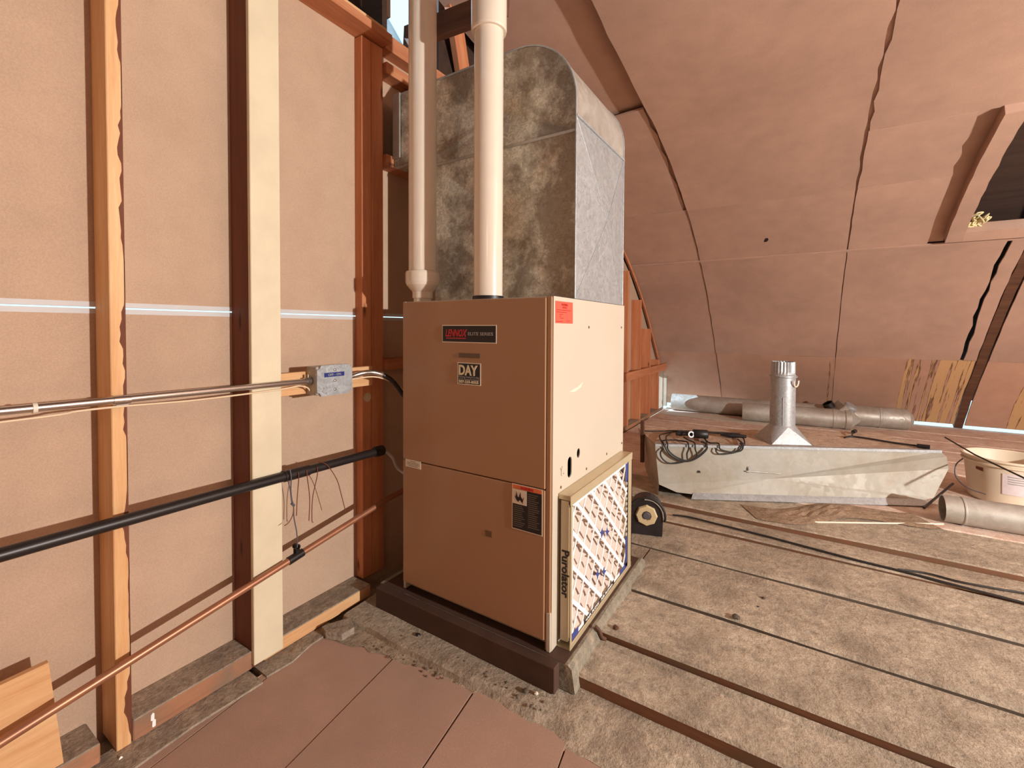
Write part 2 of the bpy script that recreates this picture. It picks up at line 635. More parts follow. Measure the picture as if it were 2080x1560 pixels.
def roof_strip(x0, x1, t0, t1, th, off=0.0, nseg=None, jag=(0, 0), rag=(0, 0)):
    """curved panel between two x lines and two angles; jag jitters the x edges, rag the ends"""
    n = nseg or max(3, int((t1 - t0) / 2.2))
    m = 5
    mb = MB()
    top, bot = [], []
    jl = [R_.uniform(-1, 1) * jag[0] for _ in range(n + 1)]
    jr = [R_.uniform(-1, 1) * jag[1] for _ in range(n + 1)]
    el = [R_.uniform(-1, 1) for _ in range(m + 1)]
    eh = [R_.uniform(-1, 1) for _ in range(m + 1)]
    for i in range(n + 1):
        for j in range(m + 1):
            t = t0 + (t1 - t0) * i / n
            if i == 0:
                t += el[j] * rag[0]
            if i == n:
                t += eh[j] * rag[1]
            x = x0 + jl[i] + (x1 + jr[i] - x0 - jl[i]) * j / m
            y, z = roof_pt(t, off)
            top.append((x, y, z))
            y, z = roof_pt(t, off + th)
            bot.append((x, y, z))
    w = m + 1
    fs = []
    N = len(top)
    for i in range(n):
        for j in range(m):
            a = i * w + j
            fs.append((a, a + 1, a + w + 1, a + w))
            fs.append((N + a, N + a + w, N + a + w + 1, N + a + 1))
    ring = [j for j in range(w)] + [i * w + m for i in range(1, n + 1)] + [n * w + j for j in range(m - 1, -1, -1)] + [i * w for i in range(n - 1, 0, -1)]
    side = []
    for a, b in zip(ring, ring[1:] + ring[:1]):
        side.append((a, b, N + b, N + a))
    mb.add(top, fs[0::2], True)
    mb.add(bot, [tuple(q - N for q in f) for f in fs[1::2]], True)
    mb.add(top + bot, side, False)
    return mb


def wall_top(y):
    """height of the lining over y, for cutting the gable wall"""
    best = 2.9
    ts = [t * .5 - 3 for t in range(0, 310)]
    pr = None
    for t in ts:
        yy, zz = roof_pt(t)
        if pr and (pr[0] - y) * (yy - y) <= 0 and pr[0] != yy:
            k = (y - pr[0]) / (yy - pr[0])
            return pr[1] + (zz - pr[1]) * k
        pr = (yy, zz)
    return best


# ------------------------------------------------------------------ floor
floor = struct('floor', MB().box(-1.72, 6.1, -3.1, 6.90, -.20, -.125).build('floor', M['ground']))
XW = -1.645     # wall lining
XF = -1.535     # stud fronts


def deck(y0, y1, x0, x1, zf, zb, zbot, mat=None, name='deck_board', seg=14, rough=.004, edge=None, cw=.008, cd=.006):
    """plank along x, top falling from zf (front) to zb (back), with worn edges"""
    mb = MB()
    vs = []
    for i in range(seg + 1):
        x = x0 + (x1 - x0) * i / seg
        j = R_.uniform(-1, 1) * rough
        k = R_.uniform(-1, 1) * rough * .6
        vs += [(x, y0 + j, zbot), (x, y0 + j, zf - cd + k), (x, y0 + cw + j, zf + k), (x, y1, zb), (x, y1, zbot)]
    fs = []
    mi = []
    for i in range(seg):
        for q in range(5):
            a, b = i * 5 + q, i * 5 + (q + 1) % 5
            fs.append((a, b, b + 5, a + 5))
            mi.append(1 if q in (0,) else 0)
    fs += [tuple(range(5)), tuple(range(seg * 5, seg * 5 + 5))]
    mi += [1, 1]
    mb.add(vs, fs)
    mb.mi = mi
    return mb.build(name, [mat or M['deck'], M[edge or 'deckedge']], floor)


deck(1.302, 1.468, -.60, 4.4, -.045, -.047, -.124)
deck(1.474, 1.50, -.60, 4.4, -.046, -.046, -.124)
deck(1.503, 1.828, -.60, 4.4, -.022, -.040, -.124)
deck(1.841, 2.238, -.60, 4.4, -.030, -.040, -.124, edge='joint', cw=.012, cd=.009)
deck(2.056, 2.238, -1.52, -.606, -.036, -.040, -.124)
deck(2.252, 2.594, -1.52, 4.4, -.029, -.042, -.124, edge='joint', cw=.012, cd=.009)
deck(2.604, 2.872, -1.52, 4.4, -.031, -.058, -.124)
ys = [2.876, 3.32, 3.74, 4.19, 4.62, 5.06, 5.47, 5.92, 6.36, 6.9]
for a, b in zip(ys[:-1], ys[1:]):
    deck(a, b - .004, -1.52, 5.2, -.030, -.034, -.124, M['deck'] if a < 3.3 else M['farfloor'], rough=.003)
# batten lying on the deck in front of the hood
# pink fibreboard squares underfoot, turned a little against the deck
ang = math.radians(8.0)
for i in range(-2, 12):
    ua = -1.52 + .325 * i
    for kk, (v0, v1) in enumerate(((-1.2, 0), (-2.5, -1.205), (-3.9, -2.505))):
        if (i < 1 and kk == 2) or i < 0 and kk:
            continue
        mb = MB()
        gap = .003 if (i % 2) else .006
        n = 8
        poly = []
        # back end is ragged, long edges open up towards the back
        w0, w1 = ua + gap, ua + .325 - gap * .4
        for j in range(n + 1):
            poly.append((w0 + (w1 - w0) * j / n, v1 + (R_.uniform(-.006, .006) if kk == 0 else 0)))
        poly += [(w1 + .002, v1 - (v1 - v0) * .5), (w1 + .003, v0), (w0 - .002, v0), (w0 - .001, v1 - (v1 - v0) * .5)]
        ca, sa = math.cos(ang), math.sin(ang)
        # rows meet the dusty strip along y = 1.02 + .145 (x + 1.52)
        pts = []
        for a, b in poly:
            x = -1.5 + (a + 1.52) * ca - b * sa * 1.0
            y = 1.045 + (a + 1.52) * sa + b * ca
            pts.append((x, y))
        pts = [(max(x, -1.47 - .05 * max(0, y - .45)), y) for x, y in pts]
        if max(p[0] for p in pts) - min(p[0] for p in pts) < .02:
            continue
        mb.prism(pts, (0, 0, -.124), (1, 0, 0), (0, 1, 0), (0, 0, .018 + R_.uniform(-.0015, .0015)))
        mb.build('floor_panel', M['floorboard'], floor)
# dusty cement strip in front of the furnace base, its face showing at the left
mb = MB()
n = 60
vs = []
for i in range(n + 1):
    x = -1.50 + 3.9 * i / n
    k = max(0, min(1, (x + .95) / .5))        # merges with the drifted dust to the right
    yf = 1.128 + .045 * k + max(0, x + .45) * .10 + R_.uniform(-.004, .004) * (1 + 2 * k)
    zt = -.083 - .006 * k + R_.uniform(-.0015, .0015)
    vs += [(x, yf - .015 - .05 * k, -.124 + .018 * k), (x, yf, zt - .004 - .004 * k), (x, yf + .012 + .03 * k, zt), (x, 1.31, zt + .002), (x, 1.31, -.124)]
fs = []
for i in range(n):
    for q in range(5):
        a, b = i * 5 + q, i * 5 + (q + 1) % 5
        fs.append((a, b, b + 5, a + 5))
fs += [tuple(range(5)), tuple(range(n * 5, n * 5 + 5))]
lab(mb.add(vs, fs).build('cement_strip', M['slab'], floor), 'dusty grey cement strip')
# ragged drift of dust over the back ends of the panels
mb = MB()
n = 90
vs = []
for i in range(n + 1):
    x = -1.50 + 3.4 * i / n
    base = 1.045 + (x + 1.5) * .145
    fr = base - .012 - .02 * max(0, min(1, (x + .9) / .6)) + R_.uniform(-.012, .012)
    vs += [(x, fr, -.1055), (x, fr + .03, -.1025), (x, max(1.15, base + .09), -.104)]
fs = []
for i in range(n):
    for q in range(2):
        a = i * 3 + q
        fs.append((a, a + 1, a + 4, a + 3))
d = mb.add(vs, fs, True).build('dust_drift', M['ground'], floor)
d['kind'] = 'stuff'

# ------------------------------------------------------------------ left (gable) wall
wall = struct('wall_left')


def wbox(name, mat, x0, x1, y0, y1, z0, z1, bev=.002, label=None):
    o = MB().box(x0, x1, y0, y1, z0, z1, bev).build(name, mat, wall, ((x0 + x1) / 2, (y0 + y1) / 2, (z0 + z1) / 2))
    if label:
        lab(o, label)
    if name == 'bottom_plate':
        o.data.materials.append(M['sillgrey'])
        for p in o.data.polygons:
            if p.normal.z > .6:
                p.material_index = 1
    return o


SEAM = 1.103
bays = [(-1.0, -.40), (-.398, .455), (.457, .855), (.857, 1.66)]
ZB = -.13


def panel(y0, y1, z0, z1):
    return MB().box(XW - .013, XW, y0, y1, z0, z1, .0015).build('wall_panel', M['wallboard'], wall, (XW, (y0 + y1) / 2, (z0 + z1) / 2))


for y0, y1 in bays:
    panel(y0, y1, ZB, SEAM - .0022)
    panel(y0, y1, SEAM + .0022, 2.33)
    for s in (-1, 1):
        wbox('seam_glow', M['seam'], XW, XW + .0008, y0, y1, SEAM + s * .0095 - .007, SEAM + s * .0095 + .007, 0)  # thin pale strips carry the glow beside the gap in their colour
panel(-3.1, -1.002, ZB, 2.9)
# boards of the gable behind the furnace and beyond, cut to the curve of the roof
ygrid = [1.662, 2.1, 2.6, 3.1, 3.6, 4.1, 4.6, 5.1, 5.6, 6.0]
for a, b in zip(ygrid[:-1], ygrid[1:]):
    za, zb = wall_top(a), wall_top(b)
    if a < 2.5:
        za = zb = 2.33
    MB().prism([(a, ZB), (b - .003, ZB), (b - .003, zb), (a, za)], (XW - .013, 0, 0), (0, 1, 0), (0, 0, 1), (.013, 0, 0)).build('wall_panel', M['wallboard'], wall)
MB().prism([(6.0, .42), (6.5, .44), (6.32, .74), (6.0, 1.08)], (XW - .013, 0, 0), (0, 1, 0), (0, 0, 1), (.013, 0, 0)).build('wall_panel', M['wallboard'], wall)
# studs
wbox('stud', M['stud'], XW, XF, .434, .466, -.10, 2.30)
wbox('stud', M['darkstud'], XW, XF - .001, .79, .832, -.10, 2.30)  # colour darkened to hold the shade beside the cream board
wbox('stud', M['stud'], XW, XF, -.02, .018, -.10, 2.30)
wbox('stud', M['stud'], XW, XF, -.44, -.40, -.10, 2.30)
lab(wbox('painted_board', M['cream'], XF, XF + .018, .789, .890, -.083, 2.62, .002), 'cream painted board over a stud')
# corner post made of two pieces
wbox('corner_post', M['orange'], XW, -1.598, 1.302, 1.352, -.055, 2.305)
wbox('corner_post', M['orange'], XW, -1.596, 1.353, 1.418, -.055, 2.305)
lab(MB().lathe([(0, .0015), (.019, .0015), (.020, 0)], (-1.598, 1.328, .745), (1, 0, 0), 20).build('knot_plug', M['cream'], wall), 'pale round spot on the post')
mb = MB()
vs = []
for i in range(120):
    z = -.08 + 2.36 * i / 119
    w = max(0, .004 + .009 * math.sin(i * .37) * math.sin(i * .11 + 1) + R_.uniform(-.003, .004))
    vs += [(XF + .0006, .4668 - w, z), (XF + .0006, .4672, z), (XF - .03, .4672, z)]
fs = []
for i in range(119):
    for q in (0, 1):
        fs.append((i * 3 + q, i * 3 + q + 1, i * 3 + q + 4, i * 3 + q + 3))
lab(mb.add(vs, fs).build('bark_edge', M['darkstud'], wall), 'ragged dark bark edge of the pale stud')
# plates at the bottom, between the studs
wbox('bottom_plate', M['sill'], XW, XF + .004, .468, .79, -.098, -.037, .003)
wbox('bottom_plate', M['stud_y'], XW, XF + .004, .83, 1.287, -.098, -.048, .003)
wbox('bottom_plate', M['sill'], XW, XF + .003, .02, .40, -.098, -.045, .003)
wbox('bottom_plate', M['sill'], XW, XF + .003, 2.0, 6.23, -.035, .004, .003)
for y0, y1, a, b in ((.30, .78, -1.452, -1.448), (.80, 1.08, -1.462, -1.478), (-.6, .298, -1.444, -1.45)):
    mb = MB()
    mb.prism([(-1.56, y0), (a, y0), (a + .008, y0 + (y1 - y0) * .3), ((a + b) / 2 - .006, y0 + (y1 - y0) * .6), (b, y1), (-1.56, y1)], (0, 0, -.124), (1, 0, 0), (0, 1, 0), (0, 0, .024))
    lab(mb.build('sill_board', M['sillgrey'], wall), 'dust covered sill board')
# drips of white paint on the plate
for y, z in ((.512, -.058), (.515, -.078), (.432, -.105)):
    MB().prism([(0, -.011), (.0045, -.009), (.005, .008), (.001, .012), (-.003, .007), (-.004, -.008)], (XF + .0042 if y > .47 else XF + .0305, y, z), (0, 1, 0), (0, 0, 1), (.0012, 0, 0)).build('paint_drip', M['white'], wall)
# top plates and blocking
wbox('top_plate', M['orange_y'], XW, XF, -1.0, 1.418, 2.31, 2.345, .002)
wbox('top_plate', M['stud_y'], XW, -1.57, -1.0, 1.42, 2.347, 2.385, .002)
wbox('blocking', M['orange_y'], XW, -1.58, 1.42, 2.62, 2.305, 2.375, .002)
wbox('blocking', M['orange_y'], XW, -1.575, 1.42, 2.62, 2.195, 2.245, .002)
wbox('blocking', M['orange_y'], XW, -1.575, 1.42, 1.66, 1.785, 1.835, .002)
wbox('blocking', M['orange_y'], XW, -1.575, 1.42, 1.66, .86, .91, .002)
# studs further along the gable, cut off under the curve
for y in (2.05, 2.45, 2.86, 3.27, 3.68, 4.09, 4.50, 4.72, 5.173, 5.58, 5.99):
    zt = min(2.19 if y < 2.6 else 9, wall_top(y + .05) - .22)
    wbox('stud', M['orange'], XW, XF, y, y + .04, .004, zt)
# curved cleat along the gable under the lining
pts = [(-1.60,) + roof_pt(t, -.012) for t in range(8, 106, 3)]
lab(MB().tube(pts, .012, 6).build('cleat', M['orange'], wall), 'thin curved cleat along the roof edge')
wbox('rail', M['orange_y'], XF, XF + .022, 4.45, 6.34, .50, .59, .002, 'level rail across the far studs')
wbox('backing_board', M['stud_y'], XF - .022, XF, .80, 1.302, .806, .888, .002, 'pale board carrying the switch box')
# short post at the far corner opening
wbox('stud', M['greywood'], XW, XF - .02, 6.30, 6.34, -.03, .5)
wbox('stud', M['greywood'], XW, XF - .02, 6.52, 6.55, -.03, .45)
# dark void above the plate
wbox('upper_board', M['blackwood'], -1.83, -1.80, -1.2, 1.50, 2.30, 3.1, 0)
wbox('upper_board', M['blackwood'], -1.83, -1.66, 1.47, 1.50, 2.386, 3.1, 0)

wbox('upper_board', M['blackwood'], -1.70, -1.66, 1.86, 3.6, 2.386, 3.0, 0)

# ------------------------------------------------------------------ ceiling: curved fibreboard lining
ceil = struct('ceiling')
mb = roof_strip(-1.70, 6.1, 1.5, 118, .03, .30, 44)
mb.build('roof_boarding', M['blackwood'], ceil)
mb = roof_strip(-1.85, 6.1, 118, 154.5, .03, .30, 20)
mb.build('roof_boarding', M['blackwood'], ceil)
CB, CS = M['ceilboard'], M['ceilstain']


def cpanel(x0, x1, t0, t1, off=0, jag=(.003, .003), rag=(.05, .05), mat=None, name='ceiling_panel'):
    return roof_strip(x0, x1, t0, t1, .014, off, None, jag, rag).build(name, mat or CB, ceil)


# from the eave upwards
for x0, x1, o in ((-1.64, -.872, .012), (-.866, .355, 0), (.360, 1.475, .004), (1.565, 2.78, .004), (2.79, 6.05, .004)):
    cpanel(x0, x1, .25 if x0 > .3 else -.6, 15.17, o + .003, mat=CS)
for x0, x1, o in ((-1.64, -.872, .010), (-.868, .352, 0), (.360, 1.355, .003), (1.565, 2.78, .0), (2.79, 6.05, .004)):
    cpanel(x0, x1, 15.23, 47.6, o, (.003, .010 if x1 == 1.355 else .003))
cpanel(1.385, 1.475, 15.35, 47.5, .001, (.012, .003))
for x0, x1, o in ((-1.64, -.875, .010), (-.868, .350, 0), (.362, .885, .003), (1.85, 2.78, .002), (2.79, 6.05, .004)):
    cpanel(x0, x1, 47.9, 66.92, o, (.003, .003), (.05, .05))
cpanel(-1.64, -.895, 67.0, 98.5, .012, (.003, .016), (.05, .3))
cpanel(-1.60, -.70, 92, 131, .055, (.003, .004))
cpanel(-.868, .347, 67.0, 131, -.004, (.003, .008))
cpanel(.366, .880, 67.0, 82, .004, (.006, .012))
cpanel(.366, 1.85, 82, 131, .006, (.008, .003))
cpanel(1.85, 2.78, 67.0, 131, .004)
cpanel(2.79, 6.05, 67.0, 131, .004)
for x0, x1 in ((-1.14, 1.2), (1.21, 3.6), (3.61, 6.05)):
    cpanel(x0, x1, 131.3, 154.5, .01, mat=M['darkwood'])
# mirrored half of the roof behind the camera, plain
mb = MB()
mb.box(-1.7, 6.1, -3.1, -.49, 2.90, 2.95)
mb.build('ceiling_panel', M['blackwood'], ceil)
# batten across the joint
o = roof_strip(-1.60, 6.0, 47.45, 47.95, .014, -.007, 2, (0, 0)).build('batten', M['ceilboard'], ceil)
lab(o, 'long thin batten over the ceiling joint')
# bare rafter between the panels
lab(roof_strip(1.486, 1.556, -.5, 47.2, .10, .012, 24, (.003, .003)).build('rafter', M['darkwood'], ceil), 'bare dark rafter between two panels')
roof_strip(.80, .985, 48, 82.2, .02, .022, 20).build('backing_strip', CB, ceil)
roof_strip(.28, .43, -.4, 131, .02, .022, 40).build('backing_strip', CB, ceil)
roof_strip(-.99, -.80, -.4, 97.5, .02, .030, 40).build('backing_strip', CB, ceil)
# hatch opening with its frame and a tuft of insulation
lab(roof_strip(.975, 1.075, 49.5, 82.3, .085, -.055, 16, (.003, .004)).build('hatch_frame', M['ceilboard'], ceil), 'raised frame of the dark roof hatch')
roof_strip(1.075, 1.86, 49.5, 52.2, .085, -.055, 3).build('hatch_frame', M['ceilboard'], ceil)
roof_strip(1.78, 1.86, 52.2, 82.3, .085, -.055, 16).build('hatch_frame', M['ceilboard'], ceil)
roof_strip(1.075, 1.78, 80.6, 82.3, .085, -.055, 3).build('hatch_frame', M['ceilboard'], ceil)
mb = MB()
for k in range(26):
    t, x = R_.uniform(52.4, 54.2), R_.uniform(1.085, 1.19)
    y, z = roof_pt(t, R_.uniform(-.02, .05))
    pts = [(x + R_.uniform(-.03, .03), y + R_.uniform(-.03, .03), z + R_.uniform(-.02, .03)) for _ in range(4)]
    mb.tube(smooth_path(pts, 4), .006, 5)
t_ = mb.build('insulation_tuft', M['tuft'], ceil)
t_['kind'] = 'stuff'
# small dark hole
y, z = roof_pt(53.5, -.002)
y2, z2 = roof_pt(54.2, -.002)
y3, z3 = roof_pt(52.9, -.002)
MB().add([(-.285, y3, z3), (-.262, y3, z3), (-.245, y, z), (-.25, y2, z2), (-.27, y2, z2), (-.28, y, z)], [(0, 1, 2, 3, 4, 5)]).build('nail_hole', M['ink'], ceil)
# framing seen above the blower duct
lab(MB().box(-.30, .30, -.018, .018, -.055, .055, .002).build('tie_beam', M['darkwood'], ceil), 'dark tie beam above the duct')
tb = bpy.data.objects['tie_beam']
tb.location = (-1.36, 1.62, 2.455)
tb.rotation_euler = (0, math.radians(4), 0)
for k, (x, y, zt, m) in enumerate(((-1.60, 1.95, 2.95, 'orange'), (-1.46, 2.45, 3.1, 'greywood'), (-1.30, 2.75, 3.0, 'blackwood'))):
    o = MB().box(-.02, .02, -.045, .045, -.42, .42, .002).build('rafter', M[m], ceil)
    o.location = (x, y, 2.62)
    o.rotation_euler = (math.radians(28), math.radians(10), 0)
# vent flashing outside the opening above the plate
lab(MB().add([(-1.78, 1.50, 2.36), (-1.78, 1.95, 2.36), (-2.15, 1.95, 2.95), (-2.15, 1.50, 2.95)], [(0, 1, 2, 3)]).add(
    [(-1.77, 1.66, 2.34), (-1.77, 1.98, 2.34), (-1.95, 1.98, 2.80), (-1.78, 1.98, 2.62)], [(0, 1, 2, 3)]).build('vent_flashing', M['galv_c'], ceil), 'bent metal flashing in the roof vent')
MB().box(-1.86, -1.70, 1.50, 1.56, 2.56, 3.1, .002).build('blocking', M['darkwood'], ceil)

roof_strip(-1.70, -1.66, 1.2, 112, .36, -.01, 44).build('gable_edge', M['blackwood'], ceil)

# walls nobody sees, closing the room
wb = struct('wall_back', MB().box(-1.7, 6.1, -3.14, -3.1, -.12, 2.95).build('wall_back', M['darkwood']))
wr = struct('wall_right', MB().box(6.1, 6.14, -3.1, 7.1, -.12, 3.2).build('wall_right', M['darkwood']))

# ------------------------------------------------------------------ furnace base
base = thing('wooden_platform', 'low dark brown wooden platform under the beige furnace', 'platform', (-1.0, 1.6, -.085))
MB().prism([(-1.44, -.084), (-.565, -.084), (-.577, -.012), (-.590, -.001), (-1.44, -.001)], (0, 1.262, 0), (1, 0, 0), (0, 0, 1), (0, .79, 0)).build('platform_body', M['curbgrey'], base)
MB().box(-1.43, -.618, 1.226, 1.2618, -.084, -.0005, .003).build('front_board', M['curb'], base)
MB().box(-1.42, -.60, 1.2625, 2.04, -.001, .0005).build('top_board', M['curb'], base)
MB().tube(smooth_path([(-.583, 1.47, .008), (-.571, 1.475, -.004), (-.566, 1.49, -.035), (-.556, 1.50, -.044)], 5), .007, 8).build('strap', M['darkwood'], base)

# ------------------------------------------------------------------ furnace
FX0, FX1, FY0, FY1, FZ = -1.33, -.659, 1.284, 1.972, 1.155
fur = thing('furnace', 'tall beige furnace cabinet with two front doors on a brown platform', 'furnace', (-1.0, 1.63, 0))
X, Y, Z = (1, 0, 0), (0, 1, 0), (0, 0, 1)


def ell(cy, cz, ry, rz, n=18):
    return [(cy + ry * math.cos(2 * PI * k / n), cz + rz * math.sin(2 * PI * k / n)) for k in range(n)]


def slot(cy, z0, z1, r, n=9):
    return [(cy + r * math.cos(a), z1 - r + r * math.sin(a)) for a in [PI * k / (n - 1) for k in range(n)]] + \
           [(cy - r * math.cos(a), z0 + r - r * math.sin(a)) for a in [PI * k / (n - 1) for k in range(n)]]


mb = MB()
mb.box(FX0, FX0 + .012, FY0, FY1, .002, FZ)
mb.box(FX0, FX1 - .004, FY1 - .012, FY1, .002, FZ)
mb.box(FX0 + .012, FX1 - .006, FY0 + .004, FY1 - .012, FZ - .012, FZ, .001)
mb.box(FX0 + .012, FX1 - .006, FY0 + .03, FY1 - .012, .002, .014)
mb.box(FX0 + .012, FX1 - .006, FY0 + .05, FY0 + .06, .014, .08)
mb.build('cabinet', M['beige'], fur)
side = flat_mesh('side_panel', [(FY0, .002), (FY1, .002), (FY1, FZ), (FY0, FZ)],
                 [slot(1.412, .537, .609, .0165), ell(1.485, .605, .0135, .017)], .004, (FX1 - .002, 0, 0), Y, Z, M['beige'], fur)
# dark inside wall a little behind the holes
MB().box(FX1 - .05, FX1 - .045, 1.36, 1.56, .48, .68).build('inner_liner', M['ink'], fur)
# doors
DY = FY0 - .0005
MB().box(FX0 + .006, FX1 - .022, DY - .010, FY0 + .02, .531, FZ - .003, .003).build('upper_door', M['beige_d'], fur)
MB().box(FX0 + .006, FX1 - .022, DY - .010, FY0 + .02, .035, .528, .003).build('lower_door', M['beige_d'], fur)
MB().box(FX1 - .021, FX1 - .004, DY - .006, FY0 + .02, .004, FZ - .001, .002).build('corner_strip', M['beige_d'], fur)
MB().box(FX1 - .016, FX1 - .001, FY0 - .008, FY0 + .012, .001, .13, .002).build('corner_foot', M['beige'], fur)
FACE = DY - .0102


def front_label(name, x0, x1, z0, z1, mat, t=.0012, parent=fur, off=0):
    return MB().box(x0, x1, FACE - t - off, FACE - off, z0, z1).build(name, mat, parent, ((x0 + x1) / 2, FACE, (z0 + z1) / 2))


npl = lab(front_label('nameplate', -1.116, -.872, .9985, 1.063, M['pale']), 'black nameplate with red lettering')
MB().box(-1.113, -.875, FACE - .0018, FACE - .0012, 1.002, 1.0595).build('nameplate_face', M['ink'], npl)
MB().box(-1.096, -1.004, FACE - .0024, FACE - .0018, 1.013, 1.0165).build('underline', M['letterred'], npl)
text_mesh('lettering', 'LENNOX', .036, (-1.099, FACE - .0024, 1.0215), X, Z, M['letterred'], npl, .0009, .28, .100)
text_mesh('lettering', 'ELITE SERIES', .016, (-.994, FACE - .0024, 1.026), X, Z, M['lettergrey'], npl, .0002, 0, .108)
lab(front_label('small_badge', -1.037, -.942, .9455, .9615, M['labelgrey'], .0014), 'small worn brown badge')
day = lab(front_label('dealer_sticker', -1.043, -.938, .848, .928, M['pale'], .0010), 'square black dealer sticker with cream letters')
MB().box(-1.039, -.942, FACE - .0016, FACE - .0010, .8515, .9245).build('sticker_face', M['ink'], day)
text_mesh('lettering', 'DAY', .050, (-1.036, FACE - .0021, .8835), X, Z, M['lettercream'], day, .0016, 0, .084)
text_mesh('lettering', 'Plumbing, Heating & Cooling', .0085, (-1.036, FACE - .0021, .8735), X, Z, M['lettergrey'], day, .0001, 0, .090)
text_mesh('lettering', '24 Hr. Emergency Service', .0085, (-1.036, FACE - .0021, .8655), X, Z, M['lettergrey'], day, .0001, 0, .090)
text_mesh('lettering', '507-233-8055', .0135, (-1.036, FACE - .0021, .8545), X, Z, M['lettercream'], day, .0005, 0, .088)
sm = lab(front_label('seam_label', -1.307, -1.225, .503, .533, M['pale'], .0012), 'small white label on the door seam')
for k in range(4):
    w = (.03, .062, .066, .05)[k]
    MB().box(-1.266 - w / 2, -1.266 + w / 2, FACE - .0016, FACE - .0012, .5265 - .006 * k, .528 - .006 * k).build('text_line', M['textdim'], sm)
wn = lab(front_label('warning_label', -.806, -.689, .377, .530, M['pale'], .0010), 'tall warning label with a flame picture')
MB().box(-.803, -.692, FACE - .0015, FACE - .0010, .380, .514).build('warning_face', M['ink'], wn)
MB().box(-.803, -.692, FACE - .0015, FACE - .0010, .514, .5275).build('warning_header', M['orangeprint'], wn)
text_mesh('lettering', 'WARNING', .012, (-.772, FACE - .0021, .5165), X, Z, M['letterred'], wn, .0004, 0, .05)
MB().box(-.803, -.748, FACE - .0020, FACE - .0015, .464, .5135).build('picture_square', M['pale'], wn)
fl = [(-.78, .471), (-.788, .478), (-.793, .486), (-.792, .494), (-.7895, .487), (-.788, .507), (-.783, .489), (-.778, .488), (-.772, .506), (-.770, .491),
      (-.764, .483), (-.757, .491), (-.761, .482), (-.763, .472), (-.760, .468), (-.768, .473), (-.772, .478), (-.777, .478)]
MB().prism(fl, (0, FACE - .0025, 0), X, Z, (0, .0006, 0)).build('flame_picture', M['ink'], wn)
rows = MB()
for k in range(11):
    rows.box(-.800, -.800 + R_.uniform(.028, .046), FACE - .0018, FACE - .0015, .456 - k * .0068, .4585 - k * .0068)
for k in range(17):
    rows.box(-.743, -.743 + R_.uniform(.026, .045), FACE - .0018, FACE - .0015, .503 - k * .0068, .5055 - k * .0068)
rows.build('text_line', M['textdim'], wn)['kind'] = 'stuff'
lab(front_label('worn_spot', -.917, -.889, .322, .343, M['patch'], .0008), 'square dark worn spot')
# red tag on the side
SX = FX1 + .0003
rt = lab(MB().prism([(1.2955, 1.069), (1.4255, 1.0685), (1.4245, 1.141), (1.2945, 1.1405)], (SX, 0, 0), Y, Z, (.0012, 0, 0)).build('inspection_tag', M['tagred'], fur), 'bright red paper tag on the side')
TX = SX + .0013
text_mesh('lettering', 'WARNING', .011, (TX, 1.36, 1.1265), Y, Z, M['tagtext'], rt, .0002, 0, .05, 'CENTER')
text_mesh('lettering', 'NOTICE', .009, (TX, 1.36, 1.118), Y, Z, M['tagtext'], rt, .0001, 0, .032, 'CENTER')
for k, (a, b) in enumerate(((1.30, 1.405), (1.30, 1.375), (1.322, 1.345), (1.322, 1.334), (1.326, 1.352), (1.30, 1.345))):
    z = (1.112, 1.105, 1.098, 1.092, 1.086, 1.074)[k]
    MB().box(TX - .0003, TX + .0003, a, b, z - .0012, z + .0012).build('text_line', M['tagtext'], rt)
MB().tube([(TX, 1.375, 1.073), (TX, 1.385, 1.081), (TX, 1.39, 1.074), (TX, 1.40, 1.08)], .0006, 5).build('signature', M['tagtext'], rt)
for y, z in ((1.57, 1.057), (1.935, 1.058), (1.344, .523), (1.558, .529), (1.768, .536), (1.955, .541)):
    MB().lathe([(0, .0025), (.004, .002), (.0055, 0)], (FX1, y, z), X, 10).build('screw', M['patch'], fur)
# pencilled mark by the slot
MB().tube([(SX, 1.338, .589), (SX, 1.346, .577), (SX, 1.3455, .564), (SX, 1.349, .560)], .0009, 5).tube([(SX, 1.346, .577), (SX, 1.353, .592)], .0009, 5).box(SX - .0005, SX + .0005, 1.362, 1.365, .562, .566).build('pencil_mark', M['textdim'], fur)
MB().prism([(1.40, .835), (1.47, .845), (1.52, .858), (1.50, .84), (1.45, .83)], (SX, 0, 0), Y, Z, (.0005, 0, 0)).build('torn_paper', M['pale'], fur)
# filter rack on the side
RX = -.608
rack = lab(MB().box(FX1, RX - .004, 1.325, 1.95, .490, .508, .002).box(RX - .005, RX, 1.318, 1.952, .478, .509, .002)
           .box(FX1, RX, 1.94, 1.952, .004, .478, .002).box(RX - .005, RX, 1.905, 1.952, .02, .478, .002)
           .box(RX - .005, RX, 1.318, 1.950, .001, .022, .002).box(FX1, RX - .004, 1.32, 1.95, .001, .006)
           .box(RX - .004, RX, 1.318, 1.330, .02, .48, .001).build('filter_rack', M['rackedge'], fur), 'sheet metal filter rack on the furnace side')

# ------------------------------------------------------------------ air filter
flt = thing('air_filter', 'white pleated air filter in the rack on the furnace side', 'filter', (-.63, 1.63, .03))
fy0, fy1, fz0, fz1 = 1.334, 1.904, .023, .477
mb = MB()
mb.box(-.652, -.618, fy0, fy0 + .012, fz0, fz1)
mb.box(-.652, -.618, fy1 - .012, fy1, fz0, fz1)
mb.box(-.652, -.618, fy0, fy1, fz0, fz0 + .010)
mb.box(-.652, -.618, fy0, fy1, fz1 - .010, fz1)
mb.box(-.653, -.651, fy0, fy1, fz0, fz1)
mb.build('card_frame', M['card'], flt)
